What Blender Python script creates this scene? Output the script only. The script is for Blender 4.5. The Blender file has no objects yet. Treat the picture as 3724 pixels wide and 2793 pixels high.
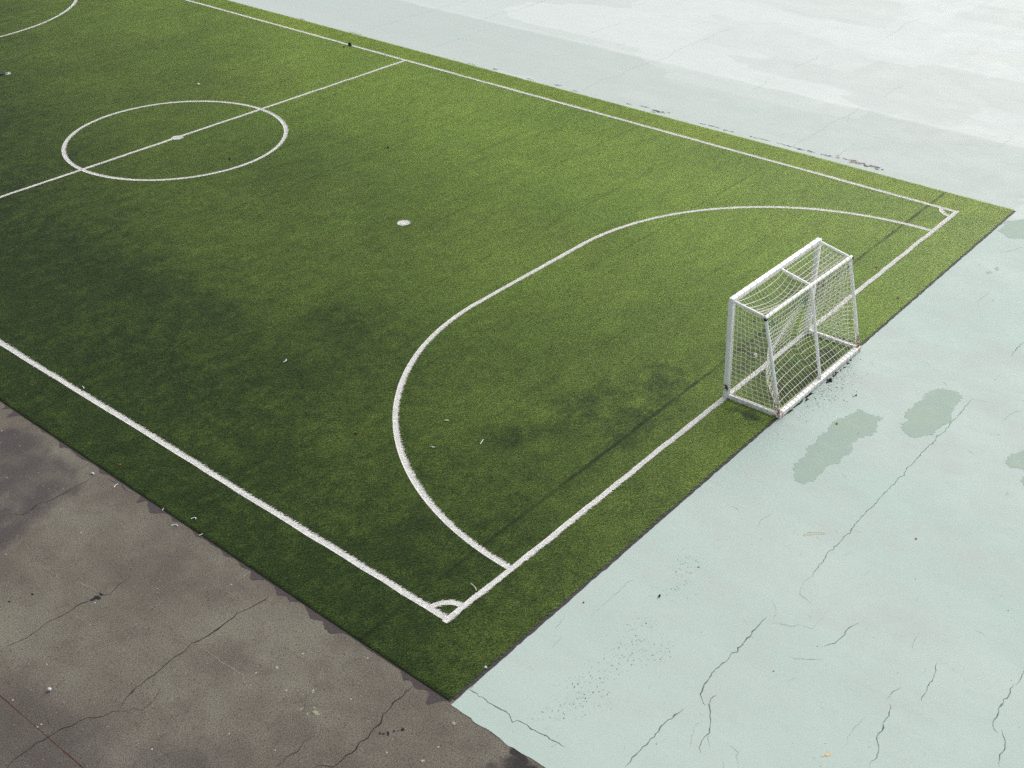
import bpy
import bmesh
import math
import random
import numpy as np
from mathutils import Vector

PI = math.pi
# ---------------------------------------------------------------- tuning
ASPHALT_A, ASPHALT_B, ASPHALT_C, ASPHALT_D = (.135, .118, .105), (.185, .165, .145), (.11, .09, .085), (.075, .062, .066)
COAT_A, COAT_B, COAT_C, COAT_D = (.43, .545, .485), (.46, .55, .51), (.46, .51, .48), (.41, .50, .46)
COAT_G, COAT_P, COAT_S = (.49, .525, .50), (.60, .635, .625), (.44, .50, .475)
COAT_R0, COAT_R1, COAT_SPEC = .45, .6, .5
FIB_A, FIB_B = (.075, .125, .030), (.19, .265, .072)
WEAR_SHADE = (.22, .26, .26)
FIB_ROUGH, FIB_SPEC = .4, .6
BLADES = 9000
NET_R = .0038
SUN_AZ, SUN_EL, SUN_E, SUN_ANG = 0, 38, 1.4, 20
SKY_E, SKY_SAT = .12, .35
EXPO = 0.
DENOISE = True
PILE_AZ, PILE_LEAN = math.radians(-30), 1.0
FIB_TR = .35
DIRT_SHADE0, DIRT_SHADE = .35, .7
FIB_A, FIB_B = (.20, .29, .065), (.42, .54, .135)
FIB_SPEC = .25
PILE_LEAN = 1.8
SUN_AZ, SUN_EL, SUN_E, SUN_ANG = 20, 32, 1.4, 60
COAT_R0, COAT_R1, COAT_SPEC = .65, .8, .3
FIB_A, FIB_B = (.18, .30, .06), (.42, .61, .135)
EXPO = .25
PATCH = .35
ASPHALT_A, ASPHALT_B, ASPHALT_C, ASPHALT_D = (.120, .108, .092), (.17, .156, .13), (.10, .085, .078), (.066, .055, .058)
SHADE_BLOCK_H = 0.
PILE_H = 1.
STAIN_A, STAIN_B = (.285, .375, .325), (.30, .38, .315)
NET_R = .0055
DENOISE = False
FIB_A,FIB_B=(.20,.32,.04),(.43,.63,.085)
PILE_LEAN=3
DIRT_SHADE=1.2
DIRT_SHADE, DIRT_SHADE0 = .95, .3
FIB_SPEC = .18
STAIN_A, STAIN_B = (.30, .405, .345), (.315, .41, .335)
DIRT_SHADE, DIRT_SHADE0, RUB = 1.0, .50, .38
FIB_A, FIB_B = (.21, .34, .04), (.47, .70, .09)
WEAR_SHADE = (.21, .23, .27)
SKY_E, SUN_E, EXPO = .15, 1.0, .2
COAT_P = (.585, .635, .615)
COAT_C = (.475, .505, .48)
ASPHALT_A, ASPHALT_B, ASPHALT_C, ASPHALT_D = (.112, .098, .082), (.185, .170, .138), (.092, .076, .068), (.066, .054, .056)
NET_R = .006
WEAR_SHADE = (.15, .17, .20)
DIRT_SHADE0 = .46
FIB_A, FIB_B = (.22, .36, .042), (.49, .73, .093)
SUN_AZ, SUN_EL, SUN_E, SUN_ANG, EXPO = -10, 38, .75, 60, .38
DIRT_SHADE = 1.08
FIB_A, FIB_B = (.235, .35, .05), (.53, .73, .115)
COAT_A, COAT_B, COAT_C, COAT_D = (.375, .50, .435), (.405, .507, .455), (.43, .47, .44), (.36, .455, .41)
COAT_G, COAT_P, COAT_S = (.445, .495, .47), (.535, .595, .57), (.40, .47, .44)
STAIN_A, STAIN_B = (.265, .365, .305), (.28, .37, .295)
ASPHALT_A, ASPHALT_B, ASPHALT_C, ASPHALT_D = (.102, .086, .075), (.168, .150, .125), (.086, .070, .064), (.060, .049, .052)
SUN_AZ, FIB_SPEC, DIRT_SHADE = 2, .30, 1.22
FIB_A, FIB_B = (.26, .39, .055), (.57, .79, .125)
RUB, DIRT_SHADE0 = .20, .56
WEAR_SHADE = (.14, .17, .21)
FIB_A, FIB_B = (.25, .385, .06), (.56, .79, .145)
COAT_A, COAT_B, COAT_C, COAT_D = (.375, .475, .425), (.405, .485, .444), (.415, .445, .425), (.355, .43, .395)
COAT_G, COAT_P, COAT_S = (.445, .485, .463), (.535, .585, .563), (.40, .458, .432)
STAIN_A, STAIN_B = (.268, .36, .308), (.283, .365, .30)
ASPHALT_A, ASPHALT_B, ASPHALT_C = (.106, .092, .077), (.170, .154, .127), (.088, .074, .066)
NET_R = .005
PATCH = .4
ASPHALT_A, ASPHALT_B, ASPHALT_C = (.106, .094, .077), (.172, .160, .128), (.093, .081, .069)
COAT_A, COAT_B, COAT_C = (.365, .468, .418), (.398, .480, .438), (.41, .445, .424)
# ---- outlines of cracks, stains and edges, metres on the ground
ASPHALT_CRACKS = [(1,[(-4.423,4.4),(-4.287,4.406),(-4.165,4.353),(-4.052,4.35),(-3.858,4.348),(-3.776,4.386),(-3.566,4.37),(-3.417,4.35),(-3.252,4.353),(-3.161,4.366),(-3.049,4.314),(-2.906,4.308),(-2.797,4.218),(-2.691,4.217),(-2.565,4.276),(-2.353,4.299)]),(1,[(-5.434,2.488),(-5.297,2.519),(-5.184,2.535),(-5.08,2.534),(-4.97,2.542),(-4.833,2.504),(-4.737,2.515),(-4.641,2.496),(-4.539,2.455),(-4.414,2.45),(-4.327,2.412),(-4.271,2.327),(-4.157,2.273),(-4.057,2.252),(-3.981,2.195),(-3.936,2.108)]),(0.7,[(-3.936,2.108),(-3.849,2.08),(-3.792,1.968),(-3.671,1.974),(-3.577,1.995),(-3.49,2.061),(-3.368,2.12)]),(1,[(-3.946,2.219),(-3.762,2.318),(-3.614,2.363),(-3.515,2.348),(-3.43,2.369),(-3.329,2.371),(-3.202,2.378),(-3.07,2.418),(-2.933,2.436),(-2.823,2.415),(-2.621,2.459),(-2.526,2.414),(-2.36,2.405),(-2.192,2.396),(-2.009,2.43),(-1.808,2.427),(-1.658,2.388),(-1.46,2.374),(-1.339,2.352),(-1.226,2.444)]),(0.6,[(-3.792,1.968),(-3.818,1.917),(-3.909,1.911)]),(0.6,[(-3.897,1.832),(-4.033,1.706)]),(0.5,[(-4.526,1.719),(-4.707,1.635)]),(0.5,[(-4.654,2.884),(-4.715,2.697),(-4.709,2.561)]),(1.2,[(-1.106,-0.495),(-1.306,-0.479),(-1.424,-0.525),(-1.553,-0.49),(-1.666,-0.521),(-1.798,-0.528),(-1.915,-0.6),(-2.042,-0.592),(-2.183,-0.645),(-2.318,-0.625),(-2.417,-0.66),(-2.573,-0.643),(-2.657,-0.664),(-2.78,-0.637),(-2.96,-0.467)]),(1,[(-3.263,-0.089),(-3.143,-0.114),(-3.055,-0.083),(-2.922,-0.12),(-2.771,-0.068),(-2.646,-0.093)]),(0.8,[(-1.096,6.849),(-1.197,6.919),(-1.355,6.882),(-1.537,6.876),(-1.707,6.883),(-1.968,6.881),(-2.121,6.874),(-2.236,6.963),(-2.391,6.914),(-2.568,6.894),(-2.681,6.982),(-2.788,6.973)]),(0.8,[(-1.161,6.65),(-1.136,6.47),(-1.123,6.356),(-1.159,6.106),(-1.134,5.98)])]
SCRATCHES = [(0.7,[(-2.948,4.861),(-2.89,4.623),(-2.861,4.441),(-2.889,4.35)]),(0.8,[(-2.888,4.081),(-2.861,3.996)]),(0.8,[(-2.775,3.844),(-2.807,3.781)]),(0.5,[(-2.586,2.335),(-2.56,2.119),(-2.563,1.867),(-2.541,1.679),(-2.538,1.443),(-2.629,1.238),(-2.584,0.945)]),(0.6,[(-1.829,7.776),(-1.74,7.797),(-1.667,7.772)]),(0.9,[(-1.902,5.09),(-1.9,4.97)]),(0.5,[(-2.903,5.964),(-2.928,5.824),(-3.008,5.627)]),(0.6,[(-2.888,6.509),(-3.013,6.397)]),(0.7,[(-2.424,0.252),(-2.449,0.152),(-2.34,0.152),(-2.22,0.091),(-2.106,0.071)]),(0.7,[(-2.09,0.185),(-2.021,0.187),(-1.98,0.207)]),(0.8,[(-1.89,0.183),(-1.802,0.216)]),(0.9,[(-1.868,-0.378),(-1.803,-0.358)])]
COAT_CRACKS = [(1,[(-0.645,-1.097),(-0.754,-1.105),(-0.749,-1.145),(-0.751,-1.28),(-0.747,-1.452),(-0.748,-1.584),(-0.738,-1.662),(-0.74,-1.792),(-0.804,-1.91),(-0.733,-1.946),(-0.719,-2.092),(-0.744,-2.175),(-0.713,-2.274),(-0.704,-2.411),(-0.687,-2.681)]),(1.3,[(3.027,-3.472),(2.926,-3.469),(2.86,-3.487),(2.759,-3.464),(2.65,-3.487),(2.53,-3.477),(2.416,-3.474),(2.326,-3.497),(2.235,-3.481),(2.172,-3.499),(2.092,-3.477),(2.009,-3.487),(1.894,-3.478),(1.801,-3.456),(1.688,-3.446),(1.547,-3.454),(1.454,-3.483),(1.349,-3.48),(1.287,-3.509),(1.224,-3.52),(1.129,-3.576),(1.066,-3.635),(1.053,-3.686)]),(1.2,[(1.296,-3.708),(1.193,-3.675),(1.146,-3.714),(1.094,-3.718),(1.026,-3.77),(0.939,-3.83),(0.887,-3.881),(0.799,-3.921),(0.731,-3.935),(0.684,-3.974),(0.601,-3.97),(0.519,-3.966),(0.405,-4.001),(0.345,-4.067)]),(0.6,[(0.644,-3.99),(0.558,-4.044),(0.492,-4.104)]),(1.4,[(-0.454,-3.459),(-0.338,-3.463),(-0.267,-3.442),(-0.113,-3.458),(0.017,-3.445),(0.17,-3.455),(0.287,-3.453),(0.376,-3.432),(0.478,-3.441),(0.573,-3.474),(0.647,-3.464),(0.743,-3.498),(0.825,-3.503)]),(0.5,[(0.843,-3.78),(0.755,-3.788),(0.692,-3.761),(0.567,-3.803),(0.488,-3.835),(0.329,-3.91)]),(0.5,[(2.945,-3.549),(3.019,-3.678),(3.078,-3.825),(3.191,-3.902),(3.214,-4.008),(3.232,-4.106),(3.362,-4.087),(3.556,-4.103)]),(0.5,[(3.375,-3.345),(3.272,-3.485),(3.204,-3.524),(3.024,-3.585)]),(0.6,[(0.678,-4.265),(0.674,-4.368),(0.643,-4.423),(0.53,-4.469),(0.468,-4.545)]),(0.6,[(2.528,-4.089),(2.562,-4.185),(2.651,-4.291),(2.728,-4.402),(2.795,-4.499)]),(0.5,[(0.536,-1.47),(0.667,-1.477),(0.792,-1.457),(0.821,-1.434)]),(0.4,[(0.775,-1.381),(0.826,-1.307),(1.174,-1.237)]),(0.5,[(1.405,-1.512),(1.588,-1.532),(1.728,-1.519),(1.882,-1.519),(2.116,-1.53),(2.251,-1.524),(2.527,-1.534)]),(0.5,[(-0.807,-2.538),(-0.689,-2.586),(-0.669,-2.711)]),(0.7,[(4.248,-3.572),(4.072,-3.531),(3.987,-3.536),(3.869,-3.563),(3.758,-3.618),(3.734,-3.753),(3.663,-3.851)]),(0.9,[(2.999,-4.377),(3.099,-4.421),(3.199,-4.465),(3.332,-4.493),(3.439,-4.487),(3.626,-4.499),(3.763,-4.547)]),(0.5,[(4.151,-5.3),(3.995,-5.304),(3.819,-5.319),(3.734,-5.439)]),(0.4,[(3.819,-5.319),(3.746,-5.269)]),(1,[(3.754,-5.718),(3.589,-5.771),(3.437,-5.8),(3.287,-5.795),(3.145,-5.831),(3.076,-5.817),(2.957,-5.843)]),(0.8,[(3.009,-5.532),(2.872,-5.488),(2.768,-5.483),(2.681,-5.48)]),(1,[(2.637,-5.544),(2.537,-5.591),(2.437,-5.619),(2.279,-5.624),(2.153,-5.666),(2.027,-5.657),(1.897,-5.736),(1.704,-5.811),(1.596,-5.787),(1.509,-5.803)]),(1.1,[(4.762,-6.704),(4.375,-6.693),(4.278,-6.699),(4.144,-6.715),(4.034,-6.704)]),(1.2,[(4.04,-6.677),(3.865,-6.692),(3.784,-6.697),(3.629,-6.68),(3.44,-6.686),(3.325,-6.713),(3.243,-6.711),(3.126,-6.748),(3.077,-6.832)]),(1,[(3.163,-6.84),(3.043,-6.918),(2.984,-6.972),(2.885,-6.993),(2.757,-6.978),(2.649,-6.984),(2.561,-7.044)]),(0.4,[(2.249,-5.395),(1.993,-5.38),(1.772,-5.368),(1.638,-5.426)]),(0.9,[(10.492,-3.52),(10.244,-3.514),(10.022,-3.534),(9.769,-3.545),(9.511,-3.513),(9.365,-3.551),(9.126,-3.537),(8.928,-3.507),(8.787,-3.545),(8.574,-3.523),(8.298,-3.508),(8.006,-3.524),(7.71,-3.501),(7.479,-3.55),(7.315,-3.514),(7.153,-3.533),(6.872,-3.51),(6.55,-3.51),(6.391,-3.521),(6.165,-3.499),(5.899,-3.5),(5.665,-3.508),(5.527,-3.534),(5.368,-3.507),(5.208,-3.525),(5.011,-3.519),(4.857,-3.493),(4.587,-3.55),(4.468,-3.518),(4.211,-3.571)]),(0.4,[(10.492,-3.52),(10.556,-3.693),(10.59,-3.831)]),(0.7,[(10.817,-4.359),(10.649,-4.347),(10.522,-4.258),(10.291,-4.231),(10.089,-4.206)]),(0.5,[(4.92,-3.524),(4.908,-3.614)]),(0.4,[(8.867,-3.96),(8.883,-4.065),(8.78,-4.282)]),(0.4,[(5.161,-2.347),(4.998,-2.349),(4.92,-2.304),(4.652,-2.369)]),(0.8,[(13.196,-3.494),(12.75,-3.485),(12.437,-3.515)]),(0.6,[(17.464,-1.947),(17.021,-1.767),(16.782,-1.629)]),(0.5,[(14.942,-2.139),(14.597,-2.165),(14.147,-2.14)]),(0.8,[(19.658,12.466),(20.351,12.553),(20.94,12.6),(21.264,12.496),(21.719,12.434),(22.129,12.53),(22.728,12.51),(23.179,12.477),(23.554,12.438)]),(0.8,[(23.2,12.246),(23.714,12.349),(24.204,12.283),(24.827,12.497),(25.454,12.508),(26.211,12.493),(26.923,12.437),(27.846,12.501),(28.555,12.37)]),(0.6,[(24.516,15.931),(25.285,15.957),(25.825,15.914),(26.618,15.824)]),(0.6,[(25.87,20.0),(26.312,19.876),(27.197,19.92)]),(0.5,[(28.391,17.086),(29.129,16.744),(29.692,16.902)]),(0.5,[(24.027,14.343),(24.595,14.331)]),(0.6,[(23.063,8.454),(23.775,8.426),(24.117,8.578),(24.802,8.52)]),(0.7,[(19.731,22.305),(20.646,22.296),(21.586,22.285),(22.288,22.336),(23.153,22.209),(23.888,22.26),(25.337,22.172)]),(0.5,[(19.496,19.041),(20.417,19.037),(20.956,19.067),(21.754,19.031),(22.46,19.129),(23.294,18.972)]),(0.5,[(23.14,20.028),(24.586,20.08),(25.447,19.836),(27.094,19.904)]),(0.6,[(25.636,8.5),(26.46,8.518),(27.199,8.458),(27.721,8.572)]),(0.6,[(19.49,5.228),(20.232,5.211),(20.996,5.192),(21.397,5.169),(21.966,5.268),(22.734,5.146),(23.283,5.142),(23.773,5.224)]),(0.5,[(23.307,5.114),(22.78,5.091),(22.379,4.93)]),(0.7,[(19.739,3.938),(20.197,3.949),(20.835,3.971),(20.953,4.048)]),(0.5,[(24.944,5.022),(25.755,5.117),(26.418,5.053)]),(0.4,[(27.469,4.537),(28.43,4.535)]),(0.7,[(30.913,7.734),(31.97,7.759),(32.949,7.922),(33.904,7.778)]),(0.6,[(23.21,0.752),(23.689,0.829),(23.917,0.775),(24.329,0.876)]),(0.5,[(31.436,4.628),(31.738,4.812),(32.526,4.754)])]
COAT_STAINS = [[(8.837,-2.084),(8.657,-2.025),(8.424,-1.995),(8.287,-1.893),(8.054,-1.89),(7.856,-1.956),(7.611,-1.902),(7.419,-1.966),(7.303,-1.943),(7.141,-1.922),(6.969,-2.002),(6.634,-1.993),(6.482,-2.004),(6.355,-2.097),(6.184,-2.214),(6.172,-2.359),(6.355,-2.446),(6.561,-2.452),(6.741,-2.451),(6.909,-2.433),(7.08,-2.554),(7.254,-2.512),(7.561,-2.569),(7.772,-2.476),(7.991,-2.474),(8.251,-2.608),(8.45,-2.607),(8.617,-2.504),(8.858,-2.546),(8.828,-2.356),(8.816,-2.216)],[(10.507,-2.978),(10.347,-2.852),(10.141,-2.772),(9.877,-2.815),(9.49,-2.77),(9.272,-2.761),(9.151,-2.804),(9.096,-2.924),(8.91,-2.854),(8.711,-2.98),(8.623,-3.113),(8.628,-3.226),(8.773,-3.322),(8.922,-3.441),(9.078,-3.42),(9.35,-3.442),(9.487,-3.546),(9.965,-3.371),(10.237,-3.376),(10.476,-3.337),(10.559,-3.173)],[(9.716,-4.947),(9.502,-4.835),(9.326,-4.766),(9.122,-4.691),(8.941,-4.727),(8.817,-4.826),(8.916,-4.917),(8.912,-5.049),(8.883,-5.284),(9.13,-5.364)],[(8.837,-5.176),(8.739,-5.112),(8.573,-5.126),(8.5,-5.198),(8.496,-5.298)],[(19.179,-1.566),(18.99,-1.394),(18.75,-1.272),(18.524,-1.056),(18.32,-1.193),(17.934,-1.161),(17.875,-1.302),(17.701,-1.513),(17.891,-1.793),(18.139,-1.935)],[(16.076,-1.897),(16.071,-1.843),(15.967,-1.832),(15.886,-1.886),(15.906,-1.948)],[(15.771,-1.86),(15.739,-1.803),(15.663,-1.777),(15.583,-1.821),(15.636,-1.884)]]
JOINT = [(-4.861,3.825),(-4.857,3.643),(-4.833,2.504),(-4.816,1.741)]
COAT_EDGE = [(-1.097,-1.068),(-1.111,-1.511),(-1.132,-1.551),(-1.108,-1.723),(-1.11,-1.958),(-1.137,-2.066),(-1.121,-2.187),(-1.098,-2.465),(-1.095,-2.703)]
# ---------------------------------------------------------------- helpers
rng = np.random.default_rng(7)
rnd = random.Random(11)
scene = bpy.context.scene
COL = scene.collection


def tag(o, label, cat, kind=None, group=None):
    o['label'] = label
    o['category'] = cat
    if kind:
        o['kind'] = kind
    if group:
        o['group'] = group
    return o


def link(name, me, mats, parent=None):
    o = bpy.data.objects.new(name, me)
    COL.objects.link(o)
    for m in (mats if isinstance(mats, (list, tuple)) else [mats]):
        me.materials.append(m)
    if parent:
        o.parent = parent
    return o


def mesh_from(name, verts, faces, smooth=False, midx=None):
    me = bpy.data.meshes.new(name)
    me.from_pydata([tuple(map(float, v)) for v in verts], [], faces)
    if midx is not None:
        me.polygons.foreach_set('material_index', midx)
    if smooth:
        me.polygons.foreach_set('use_smooth', [True] * len(me.polygons))
    me.update()
    return me


class MB:
    """collects geometry for ONE mesh"""

    def __init__(self):
        self.v, self.f, self.m = [], [], []

    def add(self, verts, faces, mi=0):
        b = len(self.v)
        self.v += [tuple(map(float, p)) for p in verts]
        self.f += [tuple(i + b for i in fc) for fc in faces]
        self.m += [mi] * len(faces)

    def tube(self, pts, r, n=6, mi=0, closed=False):
        pts = [Vector(p) for p in pts]
        rings = []
        for i, p in enumerate(pts):
            if closed:
                t = pts[(i + 1) % len(pts)] - pts[i - 1]
            else:
                t = pts[min(i + 1, len(pts) - 1)] - pts[max(i - 1, 0)]
            t.normalize()
            up = Vector((0, 0, 1)) if abs(t.z) < .9 else Vector((1, 0, 0))
            a = t.cross(up).normalized()
            b = t.cross(a)
            rr = r[i] if isinstance(r, (list, tuple)) else r
            rings.append([p + a * (math.cos(2 * PI * k / n) * rr) + b * (math.sin(2 * PI * k / n) * rr) for k in range(n)])
        v = [q for rg in rings for q in rg]
        L = len(rings)
        f = []
        for i in range(L if closed else L - 1):
            j = (i + 1) % L
            for k in range(n):
                k2 = (k + 1) % n
                f.append((i * n + k, i * n + k2, j * n + k2, j * n + k))
        if not closed:
            f.append(tuple(range(n)))
            f.append(tuple((L - 1) * n + k for k in reversed(range(n))))
        self.add(v, f, mi)

    def build(self, name, mats, parent=None, smooth=False):
        me = mesh_from(name, self.v, self.f, smooth, self.m)
        return link(name, me, mats, parent)


def bar(name, p0, p1, w, h, mat, parent, bevel=.008, up=(0, 0, 1)):
    """square-section metal bar from p0 to p1 with rounded edges"""
    p0, p1 = Vector(p0), Vector(p1)
    t = (p1 - p0).normalized()
    a = t.cross(Vector(up)).normalized()
    b = a.cross(t).normalized()
    bm = bmesh.new()
    n = max(2, int((p1 - p0).length / .35))
    rings = []
    for i in range(n + 1):
        c = p0.lerp(p1, i / n)
        rings.append([bm.verts.new(c + a * (sx * w / 2) + b * (sy * h / 2)) for sx, sy in ((-1, -1), (1, -1), (1, 1), (-1, 1))])
    for i in range(n):
        for k in range(4):
            bm.faces.new((rings[i][k], rings[i][(k + 1) % 4], rings[i + 1][(k + 1) % 4], rings[i + 1][k]))
    bm.faces.new(rings[0][::-1])
    bm.faces.new(rings[-1])
    bmesh.ops.recalc_face_normals(bm, faces=bm.faces)
    es = [e for e in bm.edges if len(e.link_faces) == 2 and e.calc_face_angle(0) > .8]
    bmesh.ops.bevel(bm, geom=es, offset=bevel, segments=3, affect='EDGES', profile=.5)
    me = bpy.data.meshes.new(name)
    bm.to_mesh(me)
    bm.free()
    me.polygons.foreach_set('use_smooth', [True] * len(me.polygons))
    me.set_sharp_from_angle(angle=.5)
    return link(name, me, mat, parent)


# ---------------------------------------------------------------- node helper
class NT:
    def __init__(self, name):
        self.mat = bpy.data.materials.new(name)
        self.mat.use_nodes = True
        self.t = self.mat.node_tree
        self.t.nodes.clear()
        self.out = self.t.nodes.new('ShaderNodeOutputMaterial')
        g = self.t.nodes.new('ShaderNodeNewGeometry')
        self.pos = g.outputs['Position']

    def _in(self, sock, v):
        if isinstance(v, bpy.types.NodeSocket):
            self.t.links.new(v, sock)
        elif isinstance(v, (tuple, list)) and len(v) == 3 and sock.type == 'RGBA':
            sock.default_value = (*v, 1)
        else:
            sock.default_value = v

    def node(self, typ, outs=0, props=None, **ins):
        n = self.t.nodes.new(typ)
        for k, v in (props or {}).items():
            setattr(n, k, v)
        for k, v in ins.items():
            self._in(n.inputs[int(k[1:]) if k[0] == 'i' and k[1:].isdigit() else k.replace('_', ' ')], v)
        return n.outputs[outs]

    def m(self, op, a, b=0., c=0., clamp=False):
        return self.node('ShaderNodeMath', 0, dict(operation=op, use_clamp=clamp), i0=a, i1=b, i2=c)

    def vm(self, op, a, b=(0, 0, 0)):
        return self.node('ShaderNodeVectorMath', 0, dict(operation=op), i0=a, i1=b)

    def noise(self, scale, detail=3, vec=None, rough=.55, out=0, distort=0.):
        return self.node('ShaderNodeTexNoise', out, None, Vector=vec or self.pos, Scale=scale, Detail=detail, Roughness=rough, Distortion=distort)

    def vor(self, scale, out='Distance', vec=None, feature='F1'):
        return self.node('ShaderNodeTexVoronoi', out, dict(feature=feature), Vector=vec or self.pos, Scale=scale)

    def mr(self, v, a, b, c=0., d=1., smooth=True):
        return self.node('ShaderNodeMapRange', 0, dict(interpolation_type='SMOOTHSTEP' if smooth else 'LINEAR'), i0=v, i1=a, i2=b, i3=c, i4=d)

    def mix(self, f, a, b, blend='MIX'):
        n = self.t.nodes.new('ShaderNodeMix')
        n.data_type = 'RGBA'
        n.blend_type = blend
        self._in(n.inputs[0], f)
        self._in(n.inputs[6], a)
        self._in(n.inputs[7], b)
        return n.outputs[2]

    def xyz(self, v=None):
        n = self.t.nodes.new('ShaderNodeSeparateXYZ')
        self.t.links.new(v or self.pos, n.inputs[0])
        return n.outputs

    def scl(self, s, v=None):
        return self.vm('MULTIPLY', v or self.pos, s)

    def blob(self, pts, vec, r0, r1):
        """soft mask: 1 within r0 of any (x, y, r) point"""
        acc = None
        for x, y, sx, sy in pts:
            d = self.vm('MULTIPLY', self.vm('SUBTRACT', vec, (x, y, 0)), (1 / sx, 1 / sy, 0))
            ln = self.node('ShaderNodeVectorMath', 1, dict(operation='LENGTH'), i0=d)
            k = self.mr(ln, r0, r1, 1., 0.)
            acc = k if acc is None else self.m('MAXIMUM', acc, k)
        return acc

    def bsdf(self, col, rough=.6, spec=.5, bump=None, bstr=.3, bdist=.01, **kw):
        ins = dict(Base_Color=col, Roughness=rough)
        n = self.t.nodes.new('ShaderNodeBsdfPrincipled')
        for k, v in ins.items():
            self._in(n.inputs[k.replace('_', ' ')], v)
        self._in(n.inputs['Specular IOR Level'], spec)
        for k, v in kw.items():
            self._in(n.inputs[k.replace('_', ' ')], v)
        if bump is not None:
            b = self.node('ShaderNodeBump', 0, None, Strength=bstr, Distance=bdist, Height=bump)
            self.t.links.new(b, n.inputs['Normal'])
        self.t.links.new(n.outputs[0], self.out.inputs[0])
        return n


def simple(name, col, rough=.6, spec=.4, var=.15, scale=20.):
    n = NT(name)
    f = n.noise(scale, 4)
    c = n.mix(n.mr(f, .3, .7), tuple(x * (1 - var) for x in col), tuple(min(1, x * (1 + var)) for x in col))
    n.bsdf(c, rough, spec)
    return n.mat


# ---------------------------------------------------------------- numbers
PW, PL = 18.30, 37.48              # pitch between line centres
TX0, TY0 = -1.065, -1.02           # turf corner
TILE = 20.34 / 16
TX1, TY1 = TX0 + 20.34, TY0 + 31 * TILE
LW = .091

# ---------------------------------------------------------------- materials
# asphalt
n = NT('asphalt')
wob = n.vm('ADD', n.pos, n.scl((.9, .9, 0), n.vm('SUBTRACT', n.noise(1.6, 5, out=1), (.5, .5, .5))))
big = n.noise(.5, 7, n.scl((1, .7, 1)), .65)
c = n.mix(n.mr(big, .32, .68), ASPHALT_A, ASPHALT_B)
c = n.mix(n.m('MULTIPLY', n.mr(n.noise(.9, 8, rough=.7), .46, .64), .6), c, ASPHALT_C)
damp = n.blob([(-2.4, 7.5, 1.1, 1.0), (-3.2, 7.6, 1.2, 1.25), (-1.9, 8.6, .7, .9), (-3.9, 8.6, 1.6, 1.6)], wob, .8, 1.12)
vignette = n.m('MULTIPLY', n.blob([(-5.6, 2.2, 1.6, 1.7), (-4.6, .6, 1.2, 1.)], wob, .3, 1.3), n.mr(n.noise(1.3, 6, rough=.7), .3, .65, .3, .75))  # lower-left asphalt darkened: lens vignette painted into the colour
c = n.mix(vignette, c, ASPHALT_D)
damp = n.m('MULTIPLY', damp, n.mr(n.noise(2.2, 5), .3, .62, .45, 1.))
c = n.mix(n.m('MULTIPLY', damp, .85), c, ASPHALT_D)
tar = n.blob([(-1.36, -2.55, .26, .38), (-1.2, -2.25, .1, .2), (-1.5, -3.1, .45, .6)], wob, .65, 1.15)
c = n.mix(n.m('MULTIPLY', tar, .93), c, (.022, .02, .022))
g1 = n.noise(55, 3, rough=.7)
c = n.mix(n.mr(g1, .36, .64), n.mix(1., c, (.62, .60, .58), 'MULTIPLY'), n.mix(1., c, (1.38, 1.38, 1.36), 'MULTIPLY'))
vn = n.t.nodes.new('ShaderNodeTexVoronoi')
vn.inputs['Scale'].default_value = 17
n.t.links.new(n.pos, vn.inputs['Vector'])
sp = n.m('MULTIPLY', n.mr(n.xyz(vn.outputs['Color'])[0], .86, .9), n.mr(vn.outputs['Distance'], .12, .22, 1., 0.))
c = n.mix(n.m('MULTIPLY', sp, .4), c, (.36, .33, .27))
vn = n.t.nodes.new('ShaderNodeTexVoronoi')
vn.inputs['Scale'].default_value = 9
n.t.links.new(n.pos, vn.inputs['Vector'])
sp = n.m('MULTIPLY', n.mr(n.xyz(vn.outputs['Color'])[1], .93, .95), n.mr(vn.outputs['Distance'], .08, .14, 1., 0.))
c = n.mix(n.m('MULTIPLY', sp, .9), c, (.5, .46, .38))
vn = n.t.nodes.new('ShaderNodeTexVoronoi')
vn.inputs['Scale'].default_value = 24
n.t.links.new(n.pos, vn.inputs['Vector'])
sp = n.m('MULTIPLY', n.mr(n.xyz(vn.outputs['Color'])[2], .88, .92), n.mr(vn.outputs['Distance'], .2, .36, 1., 0.))
c = n.mix(n.m('MULTIPLY', sp, .55), c, (.035, .03, .028))
n.bsdf(c, .85, .25, n.noise(70, 3, rough=.7), .5, .012)
M_ASPHALT = n.mat

# pale teal coating
n = NT('coating')
x, y, z = n.xyz()
wob = n.vm('ADD', n.pos, n.scl((.5, .5, 0), n.vm('SUBTRACT', n.noise(2.5, 5, out=1), (.5, .5, .5))))
st = n.scl((1, .22, 1))
stf = n.scl((3.2, .35, 1))
a1 = n.noise(.35, 5, st, .6)
a2 = n.noise(.9, 9, n.scl((1, .8, 1), wob), .75)
a3 = n.noise(1.3, 6, stf, .65)
c = n.mix(n.mr(a1, .35, .65), COAT_A, COAT_B)
c = n.mix(n.m('MULTIPLY', n.mr(a2, .44, .66), .6), c, COAT_C)
c = n.mix(n.m('MULTIPLY', n.mr(n.noise(2.3, 9, n.scl((1.3, .7, 1)), .8), .5, .7), .35), c, COAT_D)
c = n.mix(n.m('MULTIPLY', n.mr(a3, .5, .75), .35), c, COAT_D)
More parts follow.
